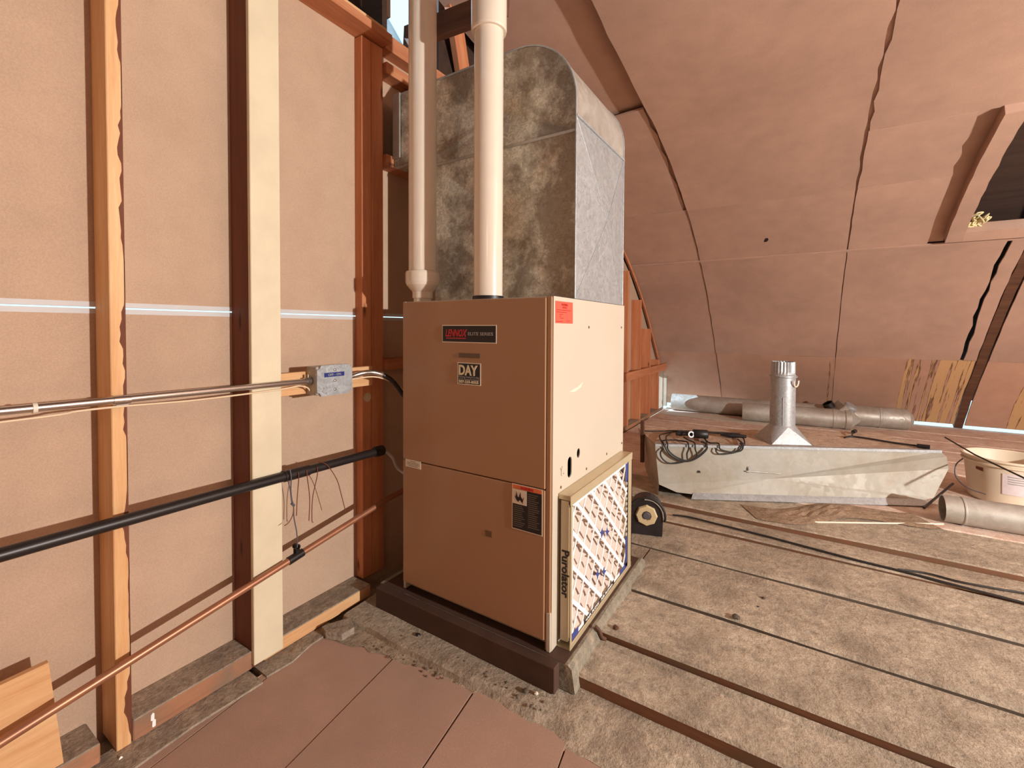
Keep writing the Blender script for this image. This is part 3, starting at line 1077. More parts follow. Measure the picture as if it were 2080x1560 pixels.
# open end of the rack: the printed edge of the filter frame
MB().box(-.648, -.622, 1.326, 1.3335, fz0, .488).build('printed_edge', M['card'], flt)
text_mesh('lettering', 'Purolator', .036, (-.6435, 1.3254, .325), (0, 0, -1), (1, 0, 0), M['ink'], flt, .0010, 0, .158)
# pleats: zig-zag running along the filter, slightly wavy
mb = MB()
pz, ny = .0175, 48
nz = int((fz1 - fz0 - .02) / pz)
vs = []
for i in range(nz + 1):
    for j in range(ny + 1):
        y = fy0 + .012 + (fy1 - fy0 - .024) * j / ny
        z = fz0 + .01 + (fz1 - fz0 - .02) * i / nz
        w = .0035 * math.sin(j * 2 * PI / 6 + i * PI)
        vs.append(((-.646 if i % 2 else -.619) + w, y, z + .0012 * math.sin(j * .7 + i)))
w = ny + 1
mb.add(vs, [(i * w + j, i * w + j + 1, (i + 1) * w + j + 1, (i + 1) * w + j) for i in range(nz) for j in range(ny)], True)
mb.build('pleats', M['pleat'], flt)
# die-cut white lattice over the pleats
mb = MB()
xa, xb = -.6155, -.6125
ya, yb, za, zb = fy0 + .004, fy1 - .004, fz0 + .004, fz1 - .004


def clip_bar(y, z, dy, dz):
    ts = []
    lo, hi = -9, 9
    for p, d, a, b in ((y, dy, ya, yb), (z, dz, za, zb)):
        t0, t1 = (a - p) / d, (b - p) / d
        if t0 > t1:
            t0, t1 = t1, t0
        lo, hi = max(lo, t0), min(hi, t1)
    return lo, hi


for k in range(-8, 14):
    for sgn, wd in ((-1, .0068), (1, .0040)):
        yy = ya + .03 + (.128 if sgn < 0 else .085) * k
        lo, hi = clip_bar(yy, zb, .70, .62 * sgn) if sgn < 0 else clip_bar(yy, zb, .52, .80)
        if hi - lo < .02:
            continue
        dy, dz = (.70, -.62) if sgn < 0 else (.52, .80)
        a = Vector((0, yy + dy * lo, zb + dz * lo))
        b = Vector((0, yy + dy * hi, zb + dz * hi))
        nn = Vector((0, -dz, dy)).normalized() * wd
        P = [a + nn, b + nn, b - nn, a - nn]
        sx = .0 if sgn < 0 else .0004
        mb.prism([(p.y, p.z) for p in P], (xa + sx, 0, 0), Y, Z, (xb - xa, 0, 0))
mb.box(xa, xb, ya - .004, ya + .006, za, zb).box(xa, xb, ya, yb, za - .003, za + .007).box(xa, xb, yb - .006, yb + .004, za, zb).box(xa, xb, ya, yb, zb - .005, zb + .003)
mb.build('lattice', M['white'], flt)
# print on the lattice: dark border at the far and lower edges, blue marks in the middle
XP = xb + .0012
for a0, a1, b0, b1 in ((yb - .030, yb + .003, zb - .075, zb + .002), (yb - .022, yb + .003, za, za + .13), (yb - .09, yb, za - .003, za + .014), (ya, ya + .05, za - .003, za + .020)):
    MB().box(XP, XP + .0006, a0, a1, b0, b1).build('blue_print', M['blue'], flt)
for cy, cz in ((1.60, .285), (1.655, .268), (1.56, .145), (1.625, .125)):
    MB().prism([(cy - .024, cz + .010), (cy - .010, cz + .006), (cy + .002, cz + .018), (cy + .006, cz + .002), (cy + .026, cz - .008), (cy + .008, cz - .010), (cy - .002, cz - .022), (cy - .008, cz - .004)],
               (XP, 0, 0), Y, Z, (.0006, 0, 0)).build('blue_print', M['blue'], flt)
mb = MB()
k = 0
z = za + .14
while z < zb - .085:
    mb.prism([(yb + .003, z), (yb - .016, z + .009), (yb + .003, z + .018)], (XP, 0, 0), Y, Z, (.0006, 0, 0))
    z += .022
mb.box(XP, XP + .0006, yb - .002, yb + .004, za, zb)
mb.box(XP, XP + .0006, ya + .10, ya + .40, za - .004, za + .012)
mb.build('black_print', M['ink'], flt)['kind'] = 'stuff'
text_mesh('lettering', '<AIR FLOW   AIR FLOW>', .0125, (XP + .001, ya + .11, za), Y, Z, M['white'], flt, .0003, 0, .27)

# ------------------------------------------------------------------ plenum elbow on top of the furnace
du = thing('plenum_duct', 'big galvanised duct elbow rising from the furnace top', 'duct', (-1.0, 1.7, FZ))
DX0, DX1, DYF, DYB = -1.322, -.668, 1.462, 1.966
zt, zth, rad = 2.105, 1.785, .245
arc = []
cx, cz = DX1 - rad, zt - rad
for k in range(13):
    a = PI / 2 * k / 12
    arc.append((cx + rad * math.cos(a), cz + rad * math.sin(a)))
outline = [(DX0, FZ + .003), (DX1, FZ + .003)] + arc + [(-1.572, zt), (-1.572, zth), (DX0, zth)]
def cheek(y, sg):
    """cross-broken cheek: facets meet at two points pressed in a little"""
    mb = MB()
    zs = 1.747
    lo = [(DX0, FZ + .003), (DX1, FZ + .003), (DX1, zs), (DX0, zs)]
    V = [(x, y, z) for x, z in lo] + [(-.985, y + sg * .034, 1.475)]
    mb.add(V, [(0, 1, 4), (1, 2, 4), (2, 3, 4), (3, 0, 4)])
    up = [(DX0, zs), (DX1, zs), (DX1, 1.80)] + [p for p in arc if p[1] > 1.8] + [(-1.572, zt), (-1.572, zth), (DX0, zth)]
    V = [(x, y, z) for x, z in up] + [(-1.0, y + sg * .028, 1.90)]
    k = len(up)
    mb.add(V, [(q, (q + 1) % k, k) for q in range(k)])
    return mb.build('cheek', M['galv'], du)


cheek(DYF, 1)
cheek(DYB, -1)
mb = MB()
tp = [(DX1, FZ + .003)] + [(DX1, 1.775)]
mb.add([(DX1, DYF, FZ + .003), (DX1, DYB, FZ + .003), (DX1, DYB, 1.80), (DX1, DYF, 1.80), (DX1 + .022, (DYF + DYB) / 2, (FZ + 1.8) / 2)],
       [(0, 1, 4), (1, 2, 4), (2, 3, 4), (3, 0, 4)])
lab(mb.build('side_sheet', M['galv_c'], du), 'clean grey cross-broken side sheet')
ctr = (DX1 + .0222, (DYF + DYB) / 2, (FZ + 1.8) / 2)
for q in ((DX1, DYF, FZ + .003), (DX1, DYB, FZ + .003), (DX1, DYB, 1.80), (DX1, DYF, 1.80)):
    MB().tube([q, ctr], .0022, 6).build('crease', M['galv_c'], du)
vs = []
full = [(DX1, 1.80)] + [p for p in arc if p[1] > 1.8] + [(-1.572, zt)]
for x, z in full:
    vs += [(x, DYF - .001, z), (x, DYB + .001, z)]
lab(MB().add(vs, [(2 * i, 2 * i + 1, 2 * i + 3, 2 * i + 2) for i in range(len(full) - 1)], True).build('heel_sheet', M['galv_d'], du), 'dusty curved heel sheet')
MB().add([(DX0, DYF, FZ), (DX0, DYB, FZ), (DX0, DYB, zth), (DX0, DYF, zth)], [(0, 1, 2, 3)]).add([(DX0, DYF, zth), (DX0, DYB, zth), (-1.572, DYB, zth), (-1.572, DYF, zth)], [(0, 1, 2, 3)]).build('throat_sheet', M['galv'], du)
# standing edges and seams
mb = MB()
mb.box(DX1 - .002, DX1 + .006, DYF - .002, DYB + .002, 1.795, 1.803)
mb.tube([(p[0] + .001, DYF - .001, p[1]) for p in [(DX1, FZ + .003), (DX1, 1.70)] + arc + [(-1.572, zt)]], .0035, 8)
mb.tube([(p[0] + .001, DYB + .001, p[1]) for p in [(DX1, FZ + .003), (DX1, 1.70)] + arc + [(-1.572, zt)]], .0035, 8)
mb.build('edge_seam', M['galv_c'], du)
MB().box(DX0, DX1, DYF - .0035, DYF - .0005, 1.742, 1.752).build('cheek_seam', M['galv_d'], du)
# collar flange at the wall
MB().box(-1.573, -1.528, DYF - .010, DYF - .002, 1.82, 2.11, .002).build('wall_flange', M['galv_d'], du)

# ------------------------------------------------------------------ white plastic vent pipes
p1 = thing('vent_pipe', 'white plastic vent pipe at the furnace top centre with a coupling above', 'pipe', (-.961, 1.347, FZ), 'white vent pipes on the furnace')
MB().lathe([(.053, .012), (.053, 1.12)], (-.961, 1.347, FZ), Z, 40).lathe([(.0, .012), (.053, .012)], (-.961, 1.347, FZ), Z, 40).build('pipe', M['pvc'], p1)
MB().lathe([(.0535, .962), (.0625, .962), (.0645, .970), (.0645, 1.25), (.06, 1.25)], (-.961, 1.347, FZ), Z, 40).build('coupling', M['pvc'], p1)
MB().lathe([(.053, 1.25), (.053, 1.75)], (-.961, 1.347, FZ), Z, 40).build('pipe', M['pvc'], p1)
lab(MB().lathe([(0, .0135), (.056, .0135), (.0575, .012), (.0575, .0), (0, 0)], (-.961, 1.347, FZ), Z, 36).build('rubber_seal', M['black'], p1), 'black seal at the pipe foot')
p2 = thing('vent_pipe', 'white plastic vent pipe at the furnace left end on a stepped reducer', 'pipe', (-1.284, 1.345, FZ), 'white vent pipes on the furnace')
MB().lathe([(.0555, .118), (.0555, 1.75)], (-1.284, 1.345, FZ), Z, 40).build('pipe', M['pvc'], p2)
MB().lathe([(.056, .125), (.066, .122), (.068, .115), (.068, .080), (.064, .068), (.043, .044), (.0405, .040), (.0405, .016), (.036, .0155), (.036, .0), (0, 0)], (-1.284, 1.345, FZ), Z, 40).build('reducer', M['pvc'], p2)

# ------------------------------------------------------------------ switch box, conduit and cables on the wall
jb = thing('switch_box', 'square galvanised electrical box with blank cover on the wall board', 'electrical box', (-1.53, 1.07, .86))
MB().box(XF + .0005, -1.476, .996, 1.142, .803, .908, .003).build('box_body', M['galv_d'], jb)
c = .016
ya_, yb_, za_, zb_ = .993, 1.145, .799, .912
cov = [(ya_ + c, za_), (yb_ - c, za_), (yb_ - c * .6, za_ + c * .6), (yb_, za_ + c), (yb_, zb_ - c), (yb_ - c * .6, zb_ - c * .6), (yb_ - c, zb_), (ya_ + c, zb_), (ya_ + c * .7, zb_ - c * .7), (ya_, zb_ - c), (ya_, za_ + c), (ya_ + c * .7, za_ + c * .7)]
MB().prism(cov, (-1.4755, 0, 0), Y, Z, (.010, 0, 0)).build('cover', M['galv_c'], jb)
bl = lab(MB().box(-1.4655, -1.4645, 1.022, 1.108, .868, .884).build('tape_label', M['bluelabel'], jb), 'blue embossed label tape')
text_mesh('lettering', 'OFF - ON', .012, (-1.4642, 1.065, .8718), Y, Z, M['lettergrey'], bl, .0002, 0, .055, 'CENTER')
for z in (.893, .820, .853):
    MB().lathe([(0, .004), (.004, .003), (.0055, 0)], (-1.4655, 1.067, z), X, 12).build('screw', M['chrome'], jb)
cd = thing('conduit', 'shiny steel conduit running level across the studs to the box', 'conduit', (-1.51, .5, .86))
MB().tube([(-1.508, -.9, .868), (-1.508, .3, .859), (-1.508, .994, .855)], .0105, 18).build('tube', M['chrome'], cd)
MB().tube([(-1.508, .972, .855), (-1.508, .993, .855)], .0145, 14).lathe([(.0, 0), (.004, 0), (.004, .012), (0, .013)], (-1.508, .985, .868), Z, 8).build('connector', M['chrome'], cd)
MB().tube([(-1.508, .430, .858), (-1.508, .466, .857)], .0125, 14).box(XF, -1.505, .436, .462, .838, .845).build('strap', M['chrome'], cd)
MB().tube([(-1.508, .283, .859), (-1.508, .291, .859)], .0128, 14).build('strap', M['pale'], cd)
cb = tag(MB().tube(smooth_path([(-1.50, -.5, .835), (-1.50, .24, .836), (-1.494, .36, .842), (-1.49, .45, .842), (-1.492, .60, .836), (-1.496, .75, .836), (-1.50, .88, .838), (-1.50, .945, .842), (-1.506, .98, .832), (-1.512, .994, .818)], 6), .0028, 8).build('thin_cable', M['creamwire']), 'thin cream cable strung along under the steel conduit', 'cable')
sh = thing('flexible_conduit', 'ribbed flexible metal conduit curving from the box towards the furnace', 'conduit', (-1.47, 1.2, .85))
pp_ = smooth_path([(-1.492, 1.144, .856), (-1.478, 1.17, .864), (-1.468, 1.20, .870), (-1.458, 1.24, .870), (-1.44, 1.275, .858)], 14)
MB().tube(pp_, [.0095 + .0012 * (i % 2) for i in range(len(pp_))], 14).build('armour', M['chrome'], sh)
MB().tube(smooth_path([(-1.44, 1.275, .858), (-1.42, 1.31, .83), (-1.40, 1.35, .77), (-1.385, 1.40, .70)], 8), .0095, 12).build('sleeve', M['iron'], sh)
MB().tube([(-1.447, 1.268, .862), (-1.441, 1.276, .858)], .0125, 14).build('end_ring', M['chrome'], sh)
tag(MB().tube(smooth_path([(-1.49, 1.143, .846), (-1.472, 1.19, .851), (-1.455, 1.24, .852), (-1.44, 1.29, .838), (-1.41, 1.33, .81), (-1.395, 1.38, .76)], 6), .003, 8).build('thin_cable', M['creamwire']), 'thin pale cable leaving the right side of the electrical box', 'cable')

gp = thing('iron_pipe', 'long black iron pipe crossing the studs at mid height', 'pipe', (-1.5, .7, .53))
MB().tube([(-1.5, -.9, .545), (-1.5, .70, .535), (-1.5, 1.31, .526)], .0165, 18).build('pipe', M['iron'], gp)
MB().tube([(-1.5, .885, .5325), (-1.5, .98, .531)], .0195, 16).build('coupling', M['iron'], gp)
MB().tube([(-1.5, 1.285, .527), (-1.5, 1.325, .526)], .022, 16).build('end_fitting', M['iron'], gp)
MB().lathe([(0, .012), (.006, .010), (.007, 0)], (-1.5, 1.325, .522), (0, 1, -.2), 10).build('brass_nipple', M['pulley'], gp)
tag(MB().tube(smooth_path([(-1.515, 1.345, .525), (-1.475, 1.36, .49), (-1.46, 1.37, .45), (-1.43, 1.375, .43), (-1.37, 1.38, .415), (-1.345, 1.40, .41)], 7), .0075, 12).build('gas_hose', M['galv_d']), 'grey flexible hose dropping from the iron pipe end behind the furnace', 'hose')
cp = thing('copper_pipe', 'copper pipe sloping up along the wall near the floor', 'pipe', (-1.5, .8, .22))
MB().tube([(-1.5, -.35, .015), (-1.5, .22, .113), (-1.5, .6, .178), (-1.5, 1.36, .306), (-1.46, 1.62, .35)], .0115, 16).build('pipe', M['copper'], cp)
MB().tube([(-1.5, .90, .2285), (-1.5, .955, .238)], .0145, 14).box(-1.512, -1.492, .925, .940, .24, .262, .002).lathe([(.006, -.01), (.010, -.01), (.010, .01), (.006, .01)], (-1.502, .932, .268), X, 12).build('clamp', M['iron'], cp)
for lb, mt, pts in (('rusty wire straight beside the blue one, second from the cream board', 'wire', ((-1.478, .925, .54), (-1.476, .926, .52), (-1.484, .925, .45), (-1.488, .924, .385))),
                    ('rusty wire slightly bowed, third hanging from the iron pipe', 'wire', ((-1.478, .957, .54), (-1.477, .96, .51), (-1.484, .973, .43), (-1.488, .972, .35))),
                    ('rusty wire hooked at its foot, fourth hanging from the iron pipe', 'wire', ((-1.480, 1.0, .54), (-1.478, 1.0, .51), (-1.486, .986, .43), (-1.488, .984, .35), (-1.486, .988, .338))),
                    ('longest rusty wire swinging out to the right under the iron pipe', 'wire', ((-1.50, 1.02, .55), (-1.478, 1.04, .538), (-1.482, 1.085, .47), (-1.488, 1.11, .40), (-1.49, 1.13, .33)))):
    tag(MB().tube(smooth_path(pts, 6), .0016, 6).build('hanging_wire', M[mt]), lb, 'wire', 'rusty wires hanging from the iron pipe')
hw = thing('twisted_wire', 'twisted blue grey wire tied from the iron pipe to the copper pipe clamp', 'wire', (-1.49, .92, .4))
MB().tube(smooth_path([(-1.478, .895, .56), (-1.474, .897, .53), (-1.480, .899, .49), (-1.484, .905, .45), (-1.486, .912, .425), (-1.488, .915, .38), (-1.488, .924, .33), (-1.49, .928, .29), (-1.492, .929, .268)], 6), .002, 6).build('strand', M['wiregrey'], hw)
MB().tube(smooth_path([(-1.478, .888, .52), (-1.480, .896, .49), (-1.484, .904, .44), (-1.486, .911, .428)], 5), .0016, 6).tube([(-1.484, .904, .436), (-1.485, .914, .425)], .0045, 8).build('knot', M['wiregrey'], hw)
lab(MB().tube(smooth_path([(-1.486, .913, .42), (-1.484, .908, .395), (-1.482, .893, .375), (-1.482, .876, .368)], 5), .0016, 6).build('loose_end', M['wire'], hw), 'rusty loose end')

# ------------------------------------------------------------------ boards on the floor at the left, scraps
mb = MB()
mb.prism([(.06, -.124), (.338, -.124), (.308, .226), (.07, .216)], (-1.555, 0, 0), Y, Z, (.016, 0, 0))
tag(mb.build('board_offcut', M['stud_y']), 'pale board offcut leaning on the wall behind the copper pipe', 'board')
mb = MB()
mb.prism([(-1.50, 1.03), (-1.462, 1.02), (-1.402, 1.045), (-1.395, 1.095), (-1.455, 1.125), (-1.49, 1.06)], (0, 0, -.104), X, Y, (0, 0, .026))
tag(mb.build('wood_scrap', M['sillgrey']), 'small splintered wood scrap at the end of the bottom plate', 'scrap')


def pebble(x, y, z, r, label, mat='stone'):
    bm = bmesh.new()
    bmesh.ops.create_icosphere(bm, subdivisions=2, radius=r)
    for v in bm.verts:
        v.co *= R_.uniform(.8, 1.15)
        v.co.z *= .6
    me = bpy.data.meshes.new('pebble')
    bm.to_mesh(me)
    bm.free()
    me.materials.append(M[mat])
    o = bpy.data.objects.new('pebble', me)
    COL.objects.link(o)
    o.location = (x, y, z + r * .45)
    return tag(o, label, 'pebble')


pebble(-.178, 1.853, -.030, .014, 'largest dark pebble on the deck board joint right of the filter')
pebble(-.10, 2.06, -.036, .008, 'small dark pebble near a joint in the middle of the deck')
pebble(-.115, 1.985, -.035, .005, 'tiny dark chip on the deck behind the largest pebble', 'iron')
pebble(-.535, 1.545, -.025, .011, 'brown lump on the deck board at the foot of the furnace base', 'darkwood')
pebble(-.700, 1.19, -.084, .010, 'dark pebble on the cement strip near the platform corner')
pebble(-1.165, 1.195, -.084, .009, 'dark speck on the cement strip under the furnace left half', 'iron')
pebble(-.668, 1.20, -.084, .007, 'pale crumb on the cement strip beside the dark pebble', 'pale')

bm = bmesh.new()
for k in range(70):
    if k < 45:
        x, y, z = R_.uniform(-1.35, -.62), R_.uniform(1.145, 1.21), -.084
    else:
        x = R_.uniform(-1.3, -.9)
        y, z = R_.uniform(1.08, 1.12) + (x + 1.1) * .05, -.102
    r = R_.uniform(.0015, .005)
    bmesh.ops.create_icosphere(bm, subdivisions=1, radius=r, matrix=Matrix.Translation((x, y, z)) @ Matrix.Diagonal((1, R_.uniform(.6, 1.6), .6, 1)))
me = bpy.data.meshes.new('grit')
bm.to_mesh(me)
bm.free()
me.materials.append(M['stone'])
gr = bpy.data.objects.new('grit', me)
COL.objects.link(gr)
tag(gr, 'scattered dark grit on the cement strip in front of the platform', 'grit')
gr['kind'] = 'stuff'

# ------------------------------------------------------------------ sheet-metal hood lying on the deck
HU = Vector((.880, .475, 0)).normalized()
HV = Vector((-HU.y, HU.x, 0))
HO = Vector((-.772, 2.945, 0))


def hp(u, v, z):
    return HO + HU * u + HV * v + Vector((0, 0, z))


hood = thing('range_hood', 'large grey sheet metal exhaust hood lying on the deck', 'hood', hp(.85, .3, -.03))
ZD = -.03
# front sheet: cross-broken, left foot chamfered, right end bent round
fr = [hp(0, 0, .310), hp(1.735, 0, .302), hp(1.80, .03, .262), hp(1.83, .05, .180), hp(1.70, -.005, .012), hp(1.62, -.02, ZD + .03), hp(.235, -.02, ZD + .025), hp(.14, -.008, .0), hp(.03, 0, .045), hp(.72, .002, .10)]
mb = MB()
c_ = 9
mb.add(fr, [(i, (i + 1) % 9, c_) for i in range(9)])
mb.build('front_sheet', M['hood'], hood)
MB().add([hp(0, 0, .31), hp(.03, 0, .045), hp(.06, .5, ZD), hp(0, .52, .30), hp(.03, .01, ZD)], [(0, 1, 4, 2, 3)]).build('end_sheet', M['galv_d'], hood)
MB().add([hp(1.735, 0, .302), hp(1.80, .03, .262), hp(1.83, .05, .18), hp(1.84, .5, .16), hp(1.80, .52, .26), hp(1.735, .52, .296), hp(1.70, .0, .012), hp(1.74, .5, ZD)],
         [(0, 1, 4, 5), (1, 2, 3, 4), (2, 6, 7, 3)], True).build('end_sheet', M['hood'], hood)
MB().prism([(0, 0), (1.735, 0), (1.735, .52), (0, .52)], hp(0, 0, .296), HU, HV, (0, 0, .006)).build('top_sheet', M['hoodtop'], hood)
mb = MB()
for v0, v1, z0, z1 in ((-.014, .004, .296, .312), (.012, .022, .302, .310)):
    A = [hp(0, v0, z0), hp(1.735, v0, z0), hp(1.735, v1, z0), hp(0, v1, z0)]
    mb.add(A + [p + Vector((0, 0, z1 - z0)) for p in A], [(0, 1, 2, 3), (4, 5, 6, 7), (0, 1, 5, 4), (1, 2, 6, 5), (2, 3, 7, 6), (3, 0, 4, 7)])
lab(mb.build('top_flange', M['galv_c'], hood), 'bright folded flange along the top edge')
A = [hp(.22, -.05, ZD + .004), hp(1.64, -.05, ZD + .004), hp(1.64, -.018, ZD + .034), hp(.24, -.018, ZD + .030)]
lab(MB().add(A + [p + Vector((0, 0, .004)) for p in A], [(0, 1, 2, 3), (4, 5, 6, 7), (0, 1, 5, 4), (1, 2, 6, 5), (2, 3, 7, 6), (3, 0, 4, 7)]).build('bottom_lip', M['galv_c'], hood), 'bright bent lip along the bottom')
MB().add([hp(0, .52, .30), hp(1.8, .52, .26), hp(1.74, .5, ZD), hp(.06, .5, ZD)], [(0, 1, 2, 3)]).build('back_sheet', M['galv_d'], hood)
MB().prism([(0, 0), (.012, .004), (.008, .03), (.003, .042), (-.002, .028)], hp(.585, -.012, .14), HU, Vector((0, 0, 1)), HV * .004).build('torn_tab', M['galv_c'], hood)
MB().tube([hp(.57, -.012, .150), hp(.66, -.0125, .146), hp(.78, -.0125, .140)], .004, 6).build('dent_ridge', M['galv_d'], hood)
MB().prism([(0, 0), (.02, 0), (.016, .012), (.006, .014)], hp(.27, -.0075, .13), HU, Vector((0, 0, 1)), HV * .004).build('rust_hole', M['ink'], hood)
# dark post at the left end
MB().box(-.012, .012, -.012, .012, .10, .40, .002).build('corner_stake', M['darkwood'], hood).matrix_local = Matrix.Translation(hp(-.014, .30, 0) - hood.location)

vt = thing('vent_stack', 'short round metal vent stack standing on the hood top', 'vent pipe', hp(.895, .205, .302))
C0 = hp(.895, .205, .302)
b_, t__, hh = .125, .078, .105
vs = [C0 + HU * a * b_ + HV * b * b_ for a, b in ((-1, -1), (1, -1), (1, 1), (-1, 1))]
mb = MB()
n = 24
ring = [C0 + HU * math.cos(2 * PI * k / n - 3 * PI / 4) * t__ + HV * math.sin(2 * PI * k / n - 3 * PI / 4) * t__ + Vector((0, 0, hh)) for k in range(n)]
sq = []
for k in range(n):
    s_, f_ = divmod(k, n // 4)
    a, b = vs[s_], vs[(s_ + 1) % 4]
    sq.append(a + (b - a) * (f_ / (n // 4)))
for q in range(4):
    mid = q * 6 + 3
    mb.add([vs[q], vs[(q + 1) % 4], ring[mid]], [(0, 1, 2)])
    fan = [ring[(q * 6 - 3 + j) % n] for j in range(7)]
    mb.add([vs[q]] + fan, [(0, j, j + 1) for j in range(1, 7)], True)
fl_ = [C0 + HU * a * .14 + HV * b * .14 + Vector((0, 0, .001)) for a, b in ((-1, -1), (1, -1), (1, 1), (-1, 1))]
mb.add(fl_, [(0, 1, 2, 3)])
mb.build('flared_base', M['galv_c'], vt)
MB().lathe([(.080, hh - .002), (.076, hh + .004), (.074, .43)], C0, Z, 36).build('pipe', M['galv_c'], vt)
MB().tube([C0 + Vector((0, 0, h)) + HU * (-.032) + HV * (-.0685) for h in (hh + .005, .30)], .003, 6).build('lock_seam', M['galv_c'], vt)
# crimped top ring
mb = MB()
n = 48
vs = []
for h, rb, am in ((.43, .0765, 0), (.444, .0765, 0), (.452, .071, .0005), (.47, .070, .0022), (.53, .068, .0026), (.535, .0675, .0026)):
    for k in range(n):
        a = 2 * PI * k / n
        r = rb + am * (1 if k % 2 else -1)
        vs.append(C0 + Vector((math.cos(a) * r, math.sin(a) * r, h)))
mb.add(vs, [(i * n + k, i * n + (k + 1) % n, (i + 1) * n + (k + 1) % n, (i + 1) * n + k) for i in range(5) for k in range(n)])
mb.build('crimped_end', M['galv_c'], vt)
# draw band with a sagging buckle
ring = []
for k in range(37):
    a = 2 * PI * k / 36
    ring.append(C0 + Vector((math.cos(a) * .080, math.sin(a) * .080, .437 + .005 * math.sin(a * 2))))
MB().tube(ring[:-1], .0045, 8, closed=True).build('draw_band', M['galv_c'], vt)
fv = (-HV * .8 + HU * .6).normalized()
rv = Vector((0, 0, 1)).cross(fv) * -1
pts = [C0 + Vector((0, 0, .412)) + fv * .083 + rv * (.033 * math.cos(a)) + Vector((0, 0, -.040 * math.sin(a))) for a in [PI * k / 10 for k in range(11)]]
MB().tube(pts, .005, 8).build('buckle', M['pvc'], vt)

# power cord coil flung over the hood edge
ec = thing('extension_cord', 'black extension cord coiled over the left top edge of the hood', 'cord', hp(.25, .1, .31))


def fold(pts, r=.0045, lift=0.0):
    out = []
    pw = None
    for u, w in pts:
        if pw is not None and (pw[1] > -.012) != (w > -.012):
            k = (pw[1] + .012) / (pw[1] - w)
            um = pw[0] + (u - pw[0]) * k
            e0, e1 = hp(um, .0, .318 + r + lift), hp(um, -.019 - r - lift, .310 + r)
            out += [e0, e1] if pw[1] > w else [e1, e0]
        pw = (u, w)
        if w > -.012:
            out.append(hp(u, max(w, -.016), .314 + r + lift))
        else:
            out.append(hp(u, -.020 - r - lift, .308 + w))
    return out


loops = [
    [(.336, .315), (.227, .323), (.125, .256), (.075, .18), (.045, -.005), (.081, -.052), (.14, -.091), (.201, -.101), (.263, -.075), (.315, -.026), (.335, .024), (.37, .175), (.367, .281), (.313, .322)],
    [(.05, -.021), (.03, -.046), (.038, -.081), (.075, -.112), (.124, -.115), (.186, -.101), (.24, -.084), (.315, -.018), (.304, .037)],
    [(.226, .143), (.234, .061), (.246, -.02), (.258, -.059), (.24, -.084), (.201, -.097), (.14, -.079), (.093, -.048), (.073, -.017), (.111, .148), (.163, .242)],
    [(.399, .341), (.362, .141), (.351, .026), (.406, -.02), (.475, -.034), (.529, -.024), (.562, .002), (.621, .149), (.633, .237), (.594, .286), (.478, .311), (.404, .341)],
    [(.381, -.012), (.376, -.032), (.4, -.049), (.453, -.044), (.506, -.029), (.555, .0), (.572, .128)],
    [(.045, .02), (.10, .06), (.16, .05), (.20, .03), (.205, -.02), (.195, -.05), (.198, -.085)],
    [(-.01, .33), (.1, .33), (.25, .36), (.4, .345), (.55, .33), (.66, .30)]]
for k, lp in enumerate(loops):
    MB().tube(smooth_path(fold(lp, .0045, .002 * (k % 3)), 5), .0048, 8).build('cord_loop', M['rubber'], ec)
a, b = hp(.19, .20, .335), hp(.31, .185, .338)
MB().tube([a, a + (b - a) * .2, a + (b - a) * .5, b], [.014, .018, .014, .024], 14).build('plug', M['black'], ec)
c0, c1 = hp(.29, .16, .345), hp(.385, .145, .345)
MB().tube([c0, c0 + (c1 - c0) * .05, c1 - (c1 - c0) * .05, c1], [.025, .03, .03, .024], 16).build('socket_block', M['black'], ec)
MB().lathe([(.013, -.004), (.022, -.002), (.022, .006), (.013, .006)], c0 + Vector((-.006, -.03, .0)), HU * .2 - HV + Vector((0, 0, .1)), 18).build('socket_ring', M['galv_c'], ec)
a, b = hp(.50, .235, .325), hp(.655, .19, .325)
MB().tube([a, a + (b - a) * .3, a + (b - a) * .4, b], [.007, .016, .018, .010], 12).build('connector', M['black'], ec)
# small wires at the right end of the hood top
tw = thing('loose_wire', 'short black wire pair lying near the right end of the hood', 'wire', (.7, 4.0, .3))
q = [hp(1.36, .30, .308), hp(1.43, .33, .310), hp(1.50, .26, .312), hp(1.58, .16, .312), hp(1.66, .07, .316)]
MB().tube(smooth_path(q, 5), .006, 8).build('strand', M['rubber'], tw)
MB().tube(smooth_path([hp(1.43, .33, .311), hp(1.47, .39, .318), hp(1.515, .45, .32)], 5), .004, 8).build('strand', M['rubber'], tw)
MB().tube([hp(1.655, .072, .318), hp(1.70, .03, .318)], [.012, .015], 10).build('wire_nut', M['black'], tw)
MB().tube([hp(1.50, .43, .32), hp(1.535, .46, .32)], [.012, .014], 10).build('wire_nut', M['black'], tw)

# ------------------------------------------------------------------ round ducts along the eave
RD = 'round metal ducts lying along the eave'
rd = thing('round_duct', 'long grey round duct along the eave with its left end in daylight', 'duct', (-.5, 6.3, -.03), RD)
MB().lathe([(.098, 0), (.108, 0), (.108, .45), (.1095, .452), (.1095, .458), (.108, .46), (.108, 1.85), (.098, 1.85)], (-1.42, 6.28, .078), (1, .045, 0), 40).build('tube', M['galv_d'], rd)
rd2 = thing('round_duct', 'shorter round duct lying in front of the long one behind the vent stack', 'duct', (-.1, 6.1, -.03), RD)
MB().lathe([(.095, 0), (.105, 0), (.105, .88), (.109, .885), (.109, .91), (.105, .915), (.105, .99), (.112, 1.0), (.112, 1.05), (.09, 1.05)], (-.55, 6.02, .075), (1, .09, 0), 40).build('tube', M['galv_d'], rd2)
rd3 = thing('round_duct', 'capped round duct piece at the right end of the eave ducts', 'duct', (.7, 6.5, -.03), RD)
